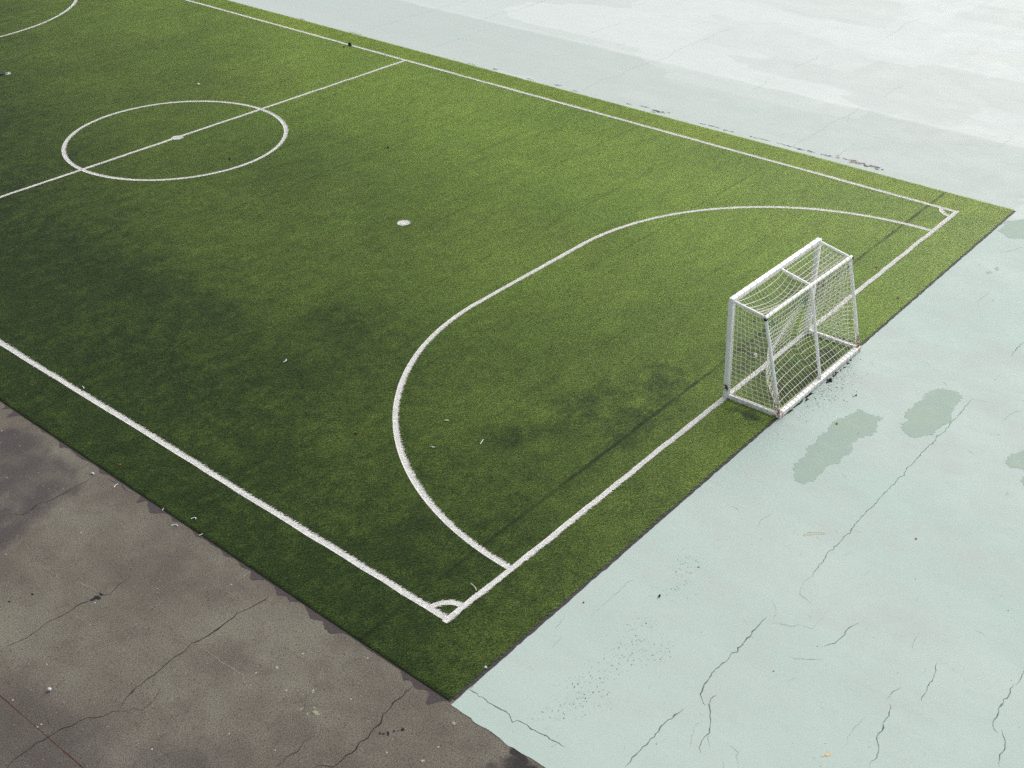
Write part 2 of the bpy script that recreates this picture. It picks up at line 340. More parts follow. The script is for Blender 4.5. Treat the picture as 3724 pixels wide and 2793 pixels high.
# the strip between turf and the first slab joint is greyer, the slabs beyond are paler
behind = n.mr(x, 17.5, 19.5)
grey = n.m('MULTIPLY', behind, n.mr(n.noise(.5, 5, stf, .6), .3, .7, .35, .9))
c = n.mix(grey, c, COAT_G)
ed = n.m('ADD', x, n.m('MULTIPLY', n.m('SUBTRACT', n.noise(.9, 4), .5), .35))
pale = n.m('MULTIPLY', n.mr(ed, 23.60, 23.72), n.mr(n.m('ADD', y, n.m('MULTIPLY', a1, 6.)), -1., 5.))
c = n.mix(n.m('MULTIPLY', pale, .85), c, COAT_P)
# patches rolled on later, long in the direction of the touchline
bk = n.node('ShaderNodeTexVoronoi', 'Color', dict(feature='F1', distance='CHEBYCHEV'), Vector=n.vm('ADD', n.scl((.34, .15, 0)), n.scl((.22, .30, 0), n.noise(.8, 8, rough=.7, out=1))), Scale=1., Randomness=.8)
pv = n.xyz(bk)[0]
c = n.mix(n.m('MULTIPLY', n.m('MULTIPLY', n.mr(pv, .52, .82), behind), PATCH), c, COAT_S)
c = n.mix(n.m('MULTIPLY', n.m('MULTIPLY', n.mr(pv, .42, .12), behind), PATCH), c, COAT_P)
stk = n.noise(2.2, 6, n.scl((2.6, .22, 1)), .7)
c = n.mix(n.m('MULTIPLY', n.m('MULTIPLY', n.mr(stk, .52, .72), behind), .4), c, COAT_S)
joint = n.m('MULTIPLY', n.mr(n.m('ABSOLUTE', n.m('SUBTRACT', ed, 23.62)), .03, .16, 1., 0.), .15)
c = n.mix(joint, c, (.80, .82, .80))
tan = n.blob([(30.9, 4.3, .5, 1.6), (31.2, 3.2, .3, .8)], wob, .3, 1.)
c = n.mix(n.m('MULTIPLY', tan, n.mr(n.noise(6, 5, stf), .45, .65, 0., .35)), c, (.45, .38, .26))
# worn pin-holes in drifts
clus = n.blob([(.35, -2.3, .4, .22), (.7, -2.3, .3, .25), (1.67, -2.2, .45, .22), (1.15, -2.3, .45, .3), (2.7, -2.1, .6, .18), (-.2, -2.3, .5, .3), (9.2, -1.25, .8, .14), (3.2, -2.0, .6, .3)], wob, .2, 1.3)
vs = n.noise(38, 4, rough=.75)
drift = n.m('MULTIPLY', clus, n.mr(n.noise(7, 5, rough=.7), .42, .62))
hole = n.m('MULTIPLY', n.mr(vs, .57, .64), drift)
c = n.mix(n.m('MULTIPLY', hole, .85), c, (.16, .25, .225))
vn = n.t.nodes.new('ShaderNodeTexVoronoi')
vn.inputs['Scale'].default_value = 5.5
n.t.links.new(n.pos, vn.inputs['Vector'])
sp = n.m('MULTIPLY', n.mr(n.xyz(vn.outputs['Color'])[0], .86, .9), n.mr(vn.outputs['Distance'], .045, .085, 1., 0.))
c = n.mix(n.m('MULTIPLY', sp, .6), c, (.2, .27, .25))
gr = n.noise(45, 3, rough=.7)
c = n.mix(n.mr(gr, .3, .7), n.mix(1., c, (.955, .955, .955), 'MULTIPLY'), n.mix(1., c, (1.045, 1.045, 1.045), 'MULTIPLY'))
n.bsdf(c, n.mr(a2, .3, .7, COAT_R0, COAT_R1), COAT_SPEC, n.m('ADD', n.noise(30, 4), n.m('MULTIPLY', n.noise(3, 3), 2.)), .12, .006)
M_COAT = n.mat
M_CRACK_COAT = simple('crack_in_coating', (.10, .15, .135), .95, .1, .4, 9)
M_CRACK_FINE = simple('hairline_in_coating', (.28, .36, .335), .95, .1, .4, 9)
M_CRACK_ASPH = simple('crack_in_asphalt', (.022, .022, .02), .95, .1, .4, 9)
M_SCRATCH = simple('scrape', (.30, .31, .22), .9, .1, .3, 30)
M_JOINT = simple('joint_filler', (.075, .03, .022), .9, .1, .3, 20)
M_BARE = simple('bare_asphalt', (.016, .018, .02), .9, .2, .5, 30)
M_BARE_BROWN = simple('bare_ground', (.25, .225, .20), .95, .1, .5, 14)
M_DAMP = simple('damp_fringe', (.060, .050, .049), .85, .25, .3, 40)
n = NT('worn_coating')
c = n.mix(n.mr(n.noise(1.7, 7, rough=.7), .38, .62), STAIN_A, STAIN_B)
c = n.mix(n.mr(n.noise(3.4, 7, rough=.75), .5, .75, 0., .45), c, (.36, .46, .405))
c = n.mix(n.mr(n.noise(40, 4, rough=.7), .6, .72, 0., .35), c, (.23, .31, .27))
n.bsdf(c, .72, COAT_SPEC)
M_STAIN = n.mat
M_STRIP = simple('tar_gap_shade', (.052, .046, .056), .8, .3, .3, 30)
M_RIM = simple('coating_rim', (.74, .78, .76), .8, .2, .1, 30)
M_SCUFF = simple('scuff_in_coating', (.36, .44, .405), .9, .1, .2, 9)
M_TAN = simple('tan_spill', (.56, .46, .28), .7, .3, .2, 60)

# turf backing and fibres
n = NT('turf_backing')
c = n.mix(n.mr(n.noise(90, 3), .35, .65), (.008, .013, .007), (.03, .045, .015))
n.bsdf(c, .95, .1)
M_BACK = n.mat

n = NT('turf_fibre')
x, y, z = n.xyz()
tint = n.node('ShaderNodeAttribute', 'Fac', dict(attribute_name='tint'))
base = n.mix(tint, FIB_A, FIB_B)
tf = n.noise(42, 2, rough=.6)
base = n.mix(n.mr(tf, .34, .66), n.mix(1., base, (.52, .54, .55), 'MULTIPLY'), n.mix(1., base, (1.42, 1.40, 1.36), 'MULTIPLY'))
l1 = n.noise(.22, 4, rough=.6)
base = n.mix(n.mr(l1, .35, .65), n.mix(1., base, (.90, .94, .88), 'MULTIPLY'), n.mix(1., base, (1.10, 1.06, 1.05), 'MULTIPLY'))
sk = n.noise(2.0, 7, n.scl((.55, 1.2, 0)), .75)      # pile laid along the rolls
base = n.mix(n.mr(sk, .36, .66), n.mix(1., base, (.90, .91, .90), 'MULTIPLY'), n.mix(1., base, (1.08, 1.07, 1.05), 'MULTIPLY'))
# the roll outside the far touchline is a yellower lot
base = n.mix(n.m('MULTIPLY', n.mr(x, 18.2, 18.45), .5), base, n.mix(1., base, (1.25, 1.12, .8), 'MULTIPLY'))
wob = n.vm('ADD', n.pos, n.scl((2.4, 2.4, 0), n.vm('SUBTRACT', n.noise(.9, 5, out=1), (.5, .5, .5))))
wear = n.blob([(5.6, 1.9, 1.3, .8), (5.9, .75, 1.6, .7), (4.3, 2.1, 1.1, .5), (7.2, 1.3, 1.0, .6), (3.5, 9.6, .8, 1.6), (2.9, 7.0, .9, 1.3), (4.9, 7.4, .8, 1.0), (.8, 1.7, .9, .8), (-.8, 2.6, .35, 1.4), (-.8, 5.4, .3, 1.0), (-.7, .4, .5, .5),
               (-.3, 8., .6, 2.), (3.3, 12.5, 1., 2.), (.9, 5.0, .8, 1.2), (9.1, -.7, 1.6, .4), (9.2, .2, 1.3, .7), (12.6, .8, 1.2, .6), (1.3, 14., .8, 2.5)], wob, .25, 1.25)
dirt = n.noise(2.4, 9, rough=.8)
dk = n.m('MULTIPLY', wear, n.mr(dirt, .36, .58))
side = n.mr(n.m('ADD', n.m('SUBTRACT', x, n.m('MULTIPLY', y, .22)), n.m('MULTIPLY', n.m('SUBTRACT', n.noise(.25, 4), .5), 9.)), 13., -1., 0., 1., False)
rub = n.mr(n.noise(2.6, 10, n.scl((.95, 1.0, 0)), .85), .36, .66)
spread = n.m('MULTIPLY', n.m('ADD', n.m('MULTIPLY', rub, RUB), DIRT_SHADE0), n.m('ADD', n.m('MULTIPLY', side, DIRT_SHADE), .28))  # dirt mottle plus painted light falloff, darkening turf towards the asphalt side
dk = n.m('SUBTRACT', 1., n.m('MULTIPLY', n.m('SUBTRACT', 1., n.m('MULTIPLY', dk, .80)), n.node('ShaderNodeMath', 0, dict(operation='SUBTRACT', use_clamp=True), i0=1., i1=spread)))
deep = n.m('MULTIPLY', n.blob([(9.2, -.86, 1.75, .26), (7.36, -.62, .22, .55), (10.9, -.7, .2, .4), (8.4, -.7, .7, .4), (10.2, -.75, .5, .35)], n.vm('ADD', n.pos, n.scl((.3, .3, 0), n.vm('SUBTRACT', n.noise(3, 5, out=1), (.5, .5, .5)))), .3, 1.2), n.mr(n.noise(5, 5), .3, .55, .6, 1.))  # worn turf at the goal base, deepened with painted contact shade
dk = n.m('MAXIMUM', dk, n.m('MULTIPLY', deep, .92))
base = n.mix(dk, base, n.mix(1., base, WEAR_SHADE, 'MULTIPLY'))
# seams between rolls
wy = n.m('ADD', y, n.m('MULTIPLY', n.m('SUBTRACT', n.noise(1.3, 4), .5), .05))
seam = n.m('MULTIPLY', n.mr(n.m('ABSOLUTE', n.m('SUBTRACT', wy, .68)), .015, .06, 1., 0.), n.mr(n.noise(2.2, 4), .3, .62, .25, .95))
base = n.mix(n.m('MULTIPLY', seam, .75), base, (.045, .06, .014))
per = n.m('ABSOLUTE', n.m('SUBTRACT', n.m('MODULO', n.m('ADD', wy, 20 * 2.17 - .68), 2.17), 2.17 / 2))
fine = n.m('MULTIPLY', n.mr(per, 2.17 / 2 - .035, 2.17 / 2 - .01, 0., 1.), n.mr(n.noise(.7, 4), .4, .6, .1, .7))
base = n.mix(n.m('MULTIPLY', fine, .7), base, n.mix(1., base, (.35, .4, .3), 'MULTIPLY'))
pr = n.bsdf(base, FIB_ROUGH, FIB_SPEC)
tr = n.t.nodes.new('ShaderNodeBsdfTranslucent')
n.t.links.new(base, tr.inputs['Color'])
ms = n.t.nodes.new('ShaderNodeMixShader')
ms.inputs[0].default_value = FIB_TR
n.t.links.new(pr.outputs[0], ms.inputs[1])
n.t.links.new(tr.outputs[0], ms.inputs[2])
n.t.links.new(ms.outputs[0], n.out.inputs[0])
M_FIBRE = n.mat

n = NT('white_fibre')
tint = n.node('ShaderNodeAttribute', 'Fac', dict(attribute_name='tint'))
base = n.mix(tint, (.74, .73, .69), (.88, .87, .83))
g = n.noise(9, 5, rough=.7)
base = n.mix(n.mr(g, .52, .72, 0., .55), base, (.40, .41, .36))
n.bsdf(base, .7, .2)
M_WHITE = n.mat
M_WBACK = simple('white_backing', (.77, .76, .72), .9, .1, .3, 60)

# goal
n = NT('white_gloss_paint')
c = n.mix(n.mr(n.noise(6, 5, rough=.6), .4, .7), (.92, .92, .90), (.86, .86, .83))
c = n.mix(n.mr(n.noise(60, 4, rough=.7), .62, .74, 0., .5), c, (.42, .40, .34))
rz = n.blob([(7.66, -1.085, .14, .09), (10.745, -1.115, .16, .10), (7.66, -1.06, .05, .2)], n.vm('ADD', n.pos, n.scl((.12, .12, .12), n.vm('SUBTRACT', n.noise(14, 4, out=1), (.5, .5, .5)))), .25, 1.)
c = n.mix(n.m('MULTIPLY', rz, n.mr(n.noise(22, 4, rough=.7), .40, .56)), c, (.30, .095, .02))
x, y, z = n.xyz()
sc = n.m('MULTIPLY', n.m('MULTIPLY', n.mr(n.m('ABSOLUTE', n.m('SUBTRACT', z, .25)), .02, .10, 1., 0.), n.mr(n.noise(20, 4), .35, .55)), n.mr(n.m('ADD', x, n.m('MULTIPLY', n.m('SUBTRACT', n.noise(18, 4), .5), .06)), 7.59, 7.615, 1., 0.))
c = n.mix(sc, c, (.02, .02, .022))
low = n.m('MULTIPLY', n.mr(z, .0, .22, 1., 0.), n.mr(n.noise(11, 5, rough=.7), .42, .66, 0., .65))
c = n.mix(low, c, (.36, .33, .24))
n.bsdf(c, .42, .5, n.noise(25, 3), .06, .004)
M_PAINT = n.mat
n = NT('net_twine')
c = n.mix(n.mr(n.noise(2.5, 4), .35, .65), (.93, .92, .83), (.86, .85, .73))
n.bsdf(c, .8, .2)
M_NET = n.mat
M_LACE = simple('tan_twine', (.70, .66, .56), .85, .2, .25, 8)
M_TAPE = simple('black_tape', (.012, .012, .014), .5, .4, .2, 30)
M_GREEN = simple('green_twine', (.02, .26, .19), .7, .3, .2, 40)

# ---------------------------------------------------------------- ground sheets
me = mesh_from('asphalt', [(-300, -300, 0), (300, -300, 0), (300, 300, 0), (-300, 300, 0)], [(0, 1, 2, 3)], midx=[0])
mb = MB()
mb.add([(-300, -300, 0), (300, -300, 0), (300, 300, 0), (-300, 300, 0)], [(0, 1, 2, 3)], 0)


def jag(pts, step, amp, seed):
    """polyline with midpoint jitter"""
    r = random.Random(seed)
    out = []
    for i in range(len(pts) - 1):
        a, b = Vector(pts[i]), Vector(pts[i + 1])
        d = b - a
        k = max(1, int(d.length / step))
        nn = Vector((-d.y, d.x)).normalized() if d.length > 1e-6 else Vector((0, 0))
        for j in range(k):
            p = a + d * (j / k)
            if j or i:
                p = p + nn * r.gauss(0, amp) + d.normalized() * r.gauss(0, amp * .5)
            out.append(p)
    out.append(Vector(pts[-1]))
    return out


def ribbon(mb, pts, width, z, mi, seed, step=.07, amp=.009, taper=True):
    r = random.Random(seed)
    p = jag(pts, step, amp, seed)
    L = len(p)
    if L < 2:
        return
    v = []
    for i, q in enumerate(p):
        t = (p[min(i + 1, L - 1)] - p[max(i - 1, 0)])
        t = t.normalized() if t.length > 1e-9 else Vector((1, 0))
        nn = Vector((-t.y, t.x))
        e = min(1, min(i, L - 1 - i) / 4 + .15) if taper else 1
        w = width * e * r.uniform(.45, 1.35) * (1.7 if r.random() < .06 else 1)
        v += [(q.x + nn.x * w / 2, q.y + nn.y * w / 2, z), (q.x - nn.x * w / 2, q.y - nn.y * w / 2, z)]
    mb.add(v, [(2 * i + 1, 2 * i + 3, 2 * i + 2, 2 * i) for i in range(L - 1)], mi)


def flake(mb, x, y, sx, sy, z, mi, seed, n=9, ang=0.):
    r = random.Random(seed)
    ca, sa = math.cos(ang), math.sin(ang)
    v = []
    for k in range(n):
        a = 2 * PI * k / n + r.uniform(-.25, .25)
        q = r.uniform(.45, 1.15)
        dx, dy = math.cos(a) * sx * q, math.sin(a) * sy * q
        v.append((x + dx * ca - dy * sa, y + dx * sa + dy * ca, z))
    mb.add([(x, y, z)] + v, [(0, 1 + k, 1 + (k + 1) % n) for k in range(n)], mi)


sd = 100
for k, p in ASPHALT_CRACKS:
    sd += 1
    ribbon(mb, p, .013 * k, .002, 1, sd)
for k, p in SCRATCHES:
    sd += 1
    ribbon(mb, p, .013 * k, .0025, 2, sd)
ribbon(mb, JOINT, .014, .0015, 3, 7, .2, .001, False)
for x, y, s in ((-3.507, 5.088, .035), (-3.813, 5.206, .026), (-2.93, 4.30, .07), (-2.86, 4.31, .05), (-2.99, 4.30, .05), (-1.98, -.8, .045), (-2.02, -.76, .03), (-1.81, -.9, .03), (-1.9, -.83, .02), (-2.04, -.72, .022), (-1.86, -.87, .018)):
    sd += 1
    flake(mb, x, y, s, s * rnd.uniform(.45, .9), .003, 4, sd, 11, rnd.uniform(0, 3))
for x, y, s in ((-2.35, .165, .07), (-2.42, .365, .04), (-2.42, .246, .03), (-2.113, .478, .045), (-1.224, .358, .03), (-2.146, 1.188, .045), (-1.309, -1.34, .04), (-2.003, -1.444, .04), (-2.3, .25, .03)):
    sd += 1
    flake(mb, x, y, s, s * .5, .003, 2, sd, 11, rnd.uniform(0, 3))
# damp fringe where the mat ends: ragged, mostly thin
yy = np.arange(-1.06, 16., .012)
fr = np.zeros_like(yy) + .028
for y0, wd, ln in ((-.55, .10, .12), (-.85, .16, .1), (-.3, .06, .1), (.55, .03, .3), (1.1, .12, .10), (1.25, .07, .1), (1.55, .16, .13), (1.72, .10, .08), (2.05, .12, .09), (2.3, .1, .12), (2.85, .14, .1), (3.2, .05, .12), (3.6, .06, .1), (3.95, .1, .1), (4.3, .13, .12), (4.9, .05, .1), (5.35, .2, .13), (5.5, .1, .08), (5.75, .13, .06), (6.9, .06, .1),
                   (7.6, .04, .2), (8.1, .06, .1), (8.75, .13, .07), (9.1, .06, .06), (9.65, .26, .07), (9.95, .28, .05), (10.4, .12, .1), (11., .15, .1), (12., .1, .2)):
    fr += wd * np.exp(-((yy - y0) / ln) ** 2)
nz = np.zeros(len(yy))
for st_, am in ((40, .5), (16, .35), (7, .16), (3, .07)):
    kk = np.arange(0, len(yy) + st_, st_)
    nz += am * np.interp(np.arange(len(yy)), kk, rng.uniform(-1, 1, len(kk)))
fr = .010 + .85 * (fr - .018) * np.clip(1 + nz * 1.2, 0.05, 2.2)
fr = np.maximum(fr, .012)
v = []
for y, w in zip(yy, fr):
    v += [(TX0 + .03, y, .003), (TX0 - w, y, .003)]
mb.add(v, [(2 * i, 2 * i + 2, 2 * i + 3, 2 * i + 1) for i in range(len(yy) - 1)], 5)
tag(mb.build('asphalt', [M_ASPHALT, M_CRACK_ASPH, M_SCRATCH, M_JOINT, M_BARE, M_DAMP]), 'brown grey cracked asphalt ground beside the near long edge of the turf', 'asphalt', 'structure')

# coating sheet (a skin 6 mm thick with its own edge)
CZ = .006
edge = [(p.x, p.y) for p in jag([(-1.08, -60), (-1.08, -2.95)] + [tuple(q) for q in COAT_EDGE[::-1]], .06, .006, 3)]
edge[-1] = (-1.105, -1.10)
edge += [(p.x, p.y) for p in jag([(-1.08, -1.10), (.2, -1.094), (3, -1.092), (7.5, -1.09), (12, -1.09), (19.31, -1.085)], .08, .006, 4)]
edge += [(p.x, p.y) for p in jag([(19.31, -1.0), (19.305, 10.), (19.30, 38.6)], .12, .007, 5)]
edge += [(19.3, 250), (250, 250), (250, -250), (-1.08, -250)]
bm = bmesh.new()
vs = [bm.verts.new((x, y, CZ)) for x, y in edge]
f = bm.faces.new(vs)
f.normal_update()
if f.normal.z < 0:
    f.normal_flip()
bmesh.ops.triangulate(bm, faces=[f], ngon_method='EAR_CLIP')
lo = [bm.verts.new((x, y, -.002)) for x, y in edge]
for i in range(len(edge)):
    j = (i + 1) % len(edge)
    try:
        q = bm.faces.new((vs[i], lo[i], lo[j], vs[j]))
        q.material_index = 1
    except ValueError:
        pass
bm.verts.index_update()
mb = MB()
vv = [tuple(q.co) for q in bm.verts]
mb.add(vv, [tuple(q.index for q in fc.verts) for fc in bm.faces])
mb.m = [fc.material_index for fc in bm.faces]
bm.free()
for k, p in COAT_CRACKS:
    sd += 1
    far = p[0][0] > 19
    if k >= .8 and not far:
        ribbon(mb, p, .006 * k, CZ + .003, 2, sd, .045, .008)
        ribbon(mb, p, .0135 * k, CZ + .0015, 3, sd, .045, .008)
    else:
        ribbon(mb, p, (.012 if far else .010) * k, CZ + .002, 8 if far else 3, sd, .07 if far else .05, .012 if far else .008)
for i, p in enumerate(COAT_STAINS):
    q = jag(list(p) + [p[0]], .03, .016, 40 + i)[:-1]
    cx, cy = sum(a.x for a in q) / len(q), sum(a.y for a in q) / len(q)
    b2 = bmesh.new()
    fv = [b2.verts.new((a.x, a.y, CZ + .002)) for a in q]
    ff = b2.faces.new(fv)
    ff.normal_update()
    if ff.normal.z < 0:
        ff.normal_flip()
    bmesh.ops.triangulate(b2, faces=[ff], ngon_method='EAR_CLIP')
    b2.verts.index_update()
    mb.add([tuple(a.co) for a in b2.verts], [tuple(a.index for a in fc.verts) for fc in b2.faces], 4)
    b2.free()
# coating broken away behind the goal
for x, y, sx, sy in ((7.95, -1.13, .16, .03), (7.80, -1.13, .05, .035), (8.25, -1.14, .16, .025), (8.62, -1.14, .20, .07), (8.5, -1.19, .09, .03), (8.75, -1.17, .05, .04), (9.40, -1.16, .16, .07), (9.33, -1.21, .07, .04), (9.62, -1.19, .08, .05), (9.72, -1.17, .04, .03), (10.18, -1.18, .08, .03), (10.32, -1.17, .05, .02), (9.86, -1.19, .04, .02), (10.0, -1.2, .05, .02), (9.22, -1.81, .07, .02)):
    for t in range(4):
        sd += 1
        flake(mb, x + rnd.gauss(0, sx * .4), y + rnd.gauss(0, sy * .35), sx * rnd.uniform(.3, .75), sy * rnd.uniform(.3, .8), CZ + .004 + .0002 * t, 5, sd, 12, rnd.uniform(-.3, .3))
for t in range(420):
    sd += 1
    u = abs(rnd.gauss(0, .22))
    x = rnd.gauss(9.15, .6)
    s = .004 + abs(rnd.gauss(0, .005))
    flake(mb, x, -1.16 - u - .1 * rnd.random(), s, s * rnd.uniform(.4, .9), CZ + .004, 5 if rnd.random() < .7 else 3, sd, 6, rnd.uniform(0, 3))
for x, y in ((.35, -2.30), (.62, -2.33), (1.66, -2.2), (1.15, -2.31), (2.7, -2.1), (-.2, -2.28), (.1, -2.45), (3.2, -2.), (1.4, -2.6)):
    for t in range(42):
        sd += 1
        s = .004 + abs(rnd.gauss(0, .006))
        flake(mb, rnd.gauss(x, .22), rnd.gauss(y, .13), s, s * rnd.uniform(.4, .9), CZ + .003, 3 if rnd.random() < .8 else 2, sd, 6, rnd.uniform(0, 3))
# worn line of bare ground beyond the far touchline
for xa, ya, xb, yb, w in ((19.56, 6.5, 19.60, 5.9, .06), (19.6, 5.65, 19.6, 4.95, .05), (19.58, 5.1, 19.66, 4.0, .09), (19.70, 3.95, 19.72, 3.4, .15), (19.70, 3.5, 19.67, 2.5, .20), (19.55, 8.15, 19.58, 7.5, .06), (19.60, 9.8, 19.63, 9.3, .16), (19.66, 10.3, 19.67, 10.05, .08), (19.55, 10.75, 19.58, 10.6, .06), (19.52, 7.35, 19.55, 7.05, .07),
                       (19.53, 13.5, 19.6, 13.25, .07), (19.48, 12.7, 19.5, 12.5, .06), (19.46, 14.48, 19.48, 14.3, .06), (19.45, 17.0, 19.46, 16.65, .05), (19.52, 16.1, 19.53, 15.8, .09), (19.42, 22.7, 19.43, 22.0, .05), (19.41, 25.4, 19.42, 25.0, .07), (19.43, 33.5, 19.43, 30.5, .05)):
    L = abs(yb - ya)
    for t in range(int(L * 24) + 3):
        sd += 1
        u = rnd.random()
        flake(mb, xa + (xb - xa) * u + rnd.gauss(0, w * .33), ya + (yb - ya) * u, w * rnd.uniform(.08, .26), rnd.uniform(.03, .10), CZ + .003 + .00005 * t, 6 if rnd.random() < .88 else 5, sd, 8)
for t in range(70):
    sd += 1
    x0, y0, a_, l_ = rnd.uniform(-.5, 15), rnd.uniform(-8, -1.4), rnd.gauss(.6, .8), rnd.uniform(.04, .22)
    k_ = rnd.gauss(0, .25)
    ribbon(mb, [(x0, y0), (x0 + math.cos(a_) * l_ * .5, y0 + math.sin(a_) * l_ * .5), (x0 + math.cos(a_ + k_) * l_, y0 + math.sin(a_ + k_) * l_)], rnd.uniform(.004, .010), CZ + .002, 8, sd, .03, .003)
for t in range(170):
    sd += 1
    s = .004 + abs(rnd.gauss(0, .006))
    flake(mb, rnd.uniform(-.8, 16), rnd.uniform(-8, -1.3), s, s * rnd.uniform(.4, .9), CZ + .003, 3 if rnd.random() < .85 else 2, sd, 6, rnd.uniform(0, 3))
# spilt tan drops and a thin ring
for x, y, sx, sy in ((1.355, -5.303, .05, .04), (1.30, -5.27, .03, .015), (1.138, -5.32, .012, .012), (1.2, -5.2, .01, .01), (1.5, -5.2, .012, .012), (5.423, -3.362, .012, .012)):
    sd += 1
    flake(mb, x, y, sx, sy, CZ + .004, 7, sd, 12)
ring = [(5.02, -3.0), (5.13, -3.05), (5.22, -3.14), (5.27, -3.24), (5.24, -3.25), (5.17, -3.16), (5.09, -3.08), (5.0, -3.03), (5.02, -3.0)]
ribbon(mb, ring, .011, CZ + .004, 7, 9, .03, .003, False)
tag(mb.build('coated_pavement', [M_COAT, M_RIM, M_CRACK_COAT, M_CRACK_FINE, M_STAIN, M_BARE, M_BARE_BROWN, M_TAN, M_SCUFF]), 'pale mint green coated pavement with cracks, wrapping two sides of the turf', 'pavement', 'structure')

# goal-side gap: tarred asphalt, its shade painted in as a dark strip
mb = MB()
pts = jag([(-1.0, -1.073), (3, -1.075), (10, -1.08), (19.29, -1.078)], .1, .003, 6)
v = []
for p in pts:
    v += [(p.x, -1.0, .012), (p.x, p.y, .012), (p.x, p.y - .012, .002)]
mb.add(v, [t for i in range(len(pts) - 1) for t in ((3 * i, 3 * i + 1, 3 * i + 4, 3 * i + 3), (3 * i + 1, 3 * i + 2, 3 * i + 5, 3 * i + 4))])
o = mb.build('tar_shade_strip', [M_STRIP])
tag(o, 'thin strip of tar and painted shade in the gap between the turf and the mint pavement behind the goal', 'edging', 'structure')

# ---------------------------------------------------------------- turf
mb = MB()
mb.add([(TX0, TY0, .014), (TX1, TY0, .014), (TX1, TY1, .014), (TX0, TY1, .014), (TX0, TY0, .0005), (TX1, TY0, .0005), (TX1, TY1, .0005), (TX0, TY1, .0005)],
       [(0, 1, 2, 3), (0, 4, 5, 1), (1, 5, 6, 2), (2, 6, 7, 3), (3, 7, 4, 0)])
tag(mb.build('turf_mat', [M_BACK]), 'artificial turf mat lying on the pavement', 'turf', 'structure')


def blades(name, roots, z0, h, w, lean, tint):
    """one mesh of bent tapering fibres, numpy all the way"""
    N = len(roots)
    # the pile lies over one way, each fibre straying from it
    vx = rng.normal(math.cos(PILE_AZ) * PILE_LEAN, lean, N)
    vy = rng.normal(math.sin(PILE_AZ) * PILE_LEAN, lean, N)
    ld = np.hypot(vx, vy)
    yaw = np.arctan2(vy, vx) + PI / 2 + rng.normal(0, .5, N)
    ax, ay = np.cos(yaw) * w / 2, np.sin(yaw) * w / 2
    lx, ly = vx * h, vy * h
    V = np.zeros((N, 5, 3), np.float32)
    x, y = roots[:, 0], roots[:, 1]
    V[:, 0] = np.stack([x - ax, y - ay, np.full(N, z0)], 1)
    V[:, 1] = np.stack([x + ax, y + ay, np.full(N, z0)], 1)
    zm = z0 + h * .62
    V[:, 2] = np.stack([x + ax * .85 + lx * .4, y + ay * .85 + ly * .4, zm], 1)
    V[:, 3] = np.stack([x - ax * .85 + lx * .4, y - ay * .85 + ly * .4, zm], 1)
    V[:, 4] = np.stack([x + lx * 1.3, y + ly * 1.3, z0 + h * (1 - .25 * np.clip(ld, 0, 2))], 1)
    me = bpy.data.meshes.new(name)
    me.vertices.add(N * 5)
    me.vertices.foreach_set('co', V.ravel())
    b = (np.arange(N) * 5)[:, None]
    loops = np.concatenate([b + [0, 1, 2, 3], b + [3, 2, 4]], 1).astype(np.int32).ravel()
    me.loops.add(N * 7)
    me.loops.foreach_set('vertex_index', loops)
    me.polygons.add(N * 2)
    st = np.stack([np.arange(N) * 7, np.arange(N) * 7 + 4], 1).astype(np.int32).ravel()
    me.polygons.foreach_set('loop_start', st)
    me.update(calc_edges=True)
    at = me.attributes.new('tint', 'FLOAT', 'POINT')
    at.data.foreach_set('value', np.repeat(tint.astype(np.float32), 5))
    me.validate()
    return me


NB = int(TILE * TILE * BLADES)
k = int(math.sqrt(NB))
gx, gy = np.meshgrid((np.arange(k) + .5) / k, (np.arange(k) + .5) / k)
roots = (np.stack([gx.ravel(), gy.ravel()], 1) + rng.uniform(-.8, .8, (k * k, 2)) / k - .5) * TILE
tuft = np.clip(rng.normal(.5, .25, k * k), 0, 1)
me = blades('grass', roots, .014, rng.uniform(.014, .027, k * k) * PILE_H, rng.uniform(.005, .009, k * k), .55, tuft)
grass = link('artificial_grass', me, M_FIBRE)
tag(grass, 'short green artificial grass covering the whole pitch', 'artificial grass', 'stuff')
ng = bpy.data.node_groups.new('lay_tiles', 'GeometryNodeTree')
ng.interface.new_socket('Geometry', in_out='INPUT', socket_type='NodeSocketGeometry')
ng.interface.new_socket('Geometry', in_out='OUTPUT', socket_type='NodeSocketGeometry')
gi, go = ng.nodes.new('NodeGroupInput'), ng.nodes.new('NodeGroupOutput')
gr = ng.nodes.new('GeometryNodeMeshGrid')
gr.inputs['Size X'].default_value = TILE * 15
gr.inputs['Size Y'].default_value = TILE * 30
gr.inputs['Vertices X'].default_value = 16
gr.inputs['Vertices Y'].default_value = 31
tf = ng.nodes.new('GeometryNodeTransform')
tf.inputs['Translation'].default_value = ((TX0 + TX1) / 2, (TY0 + TY1) / 2, 0)
ip = ng.nodes.new('GeometryNodeInstanceOnPoints')
ng.links.new(gr.outputs['Mesh'], tf.inputs['Geometry'])
ng.links.new(tf.outputs['Geometry'], ip.inputs['Points'])
ng.links.new(gi.outputs[0], ip.inputs['Instance'])
ng.links.new(ip.outputs[0], go.inputs[0])
grass.modifiers.new('lay_tiles', 'NODES').node_group = ng


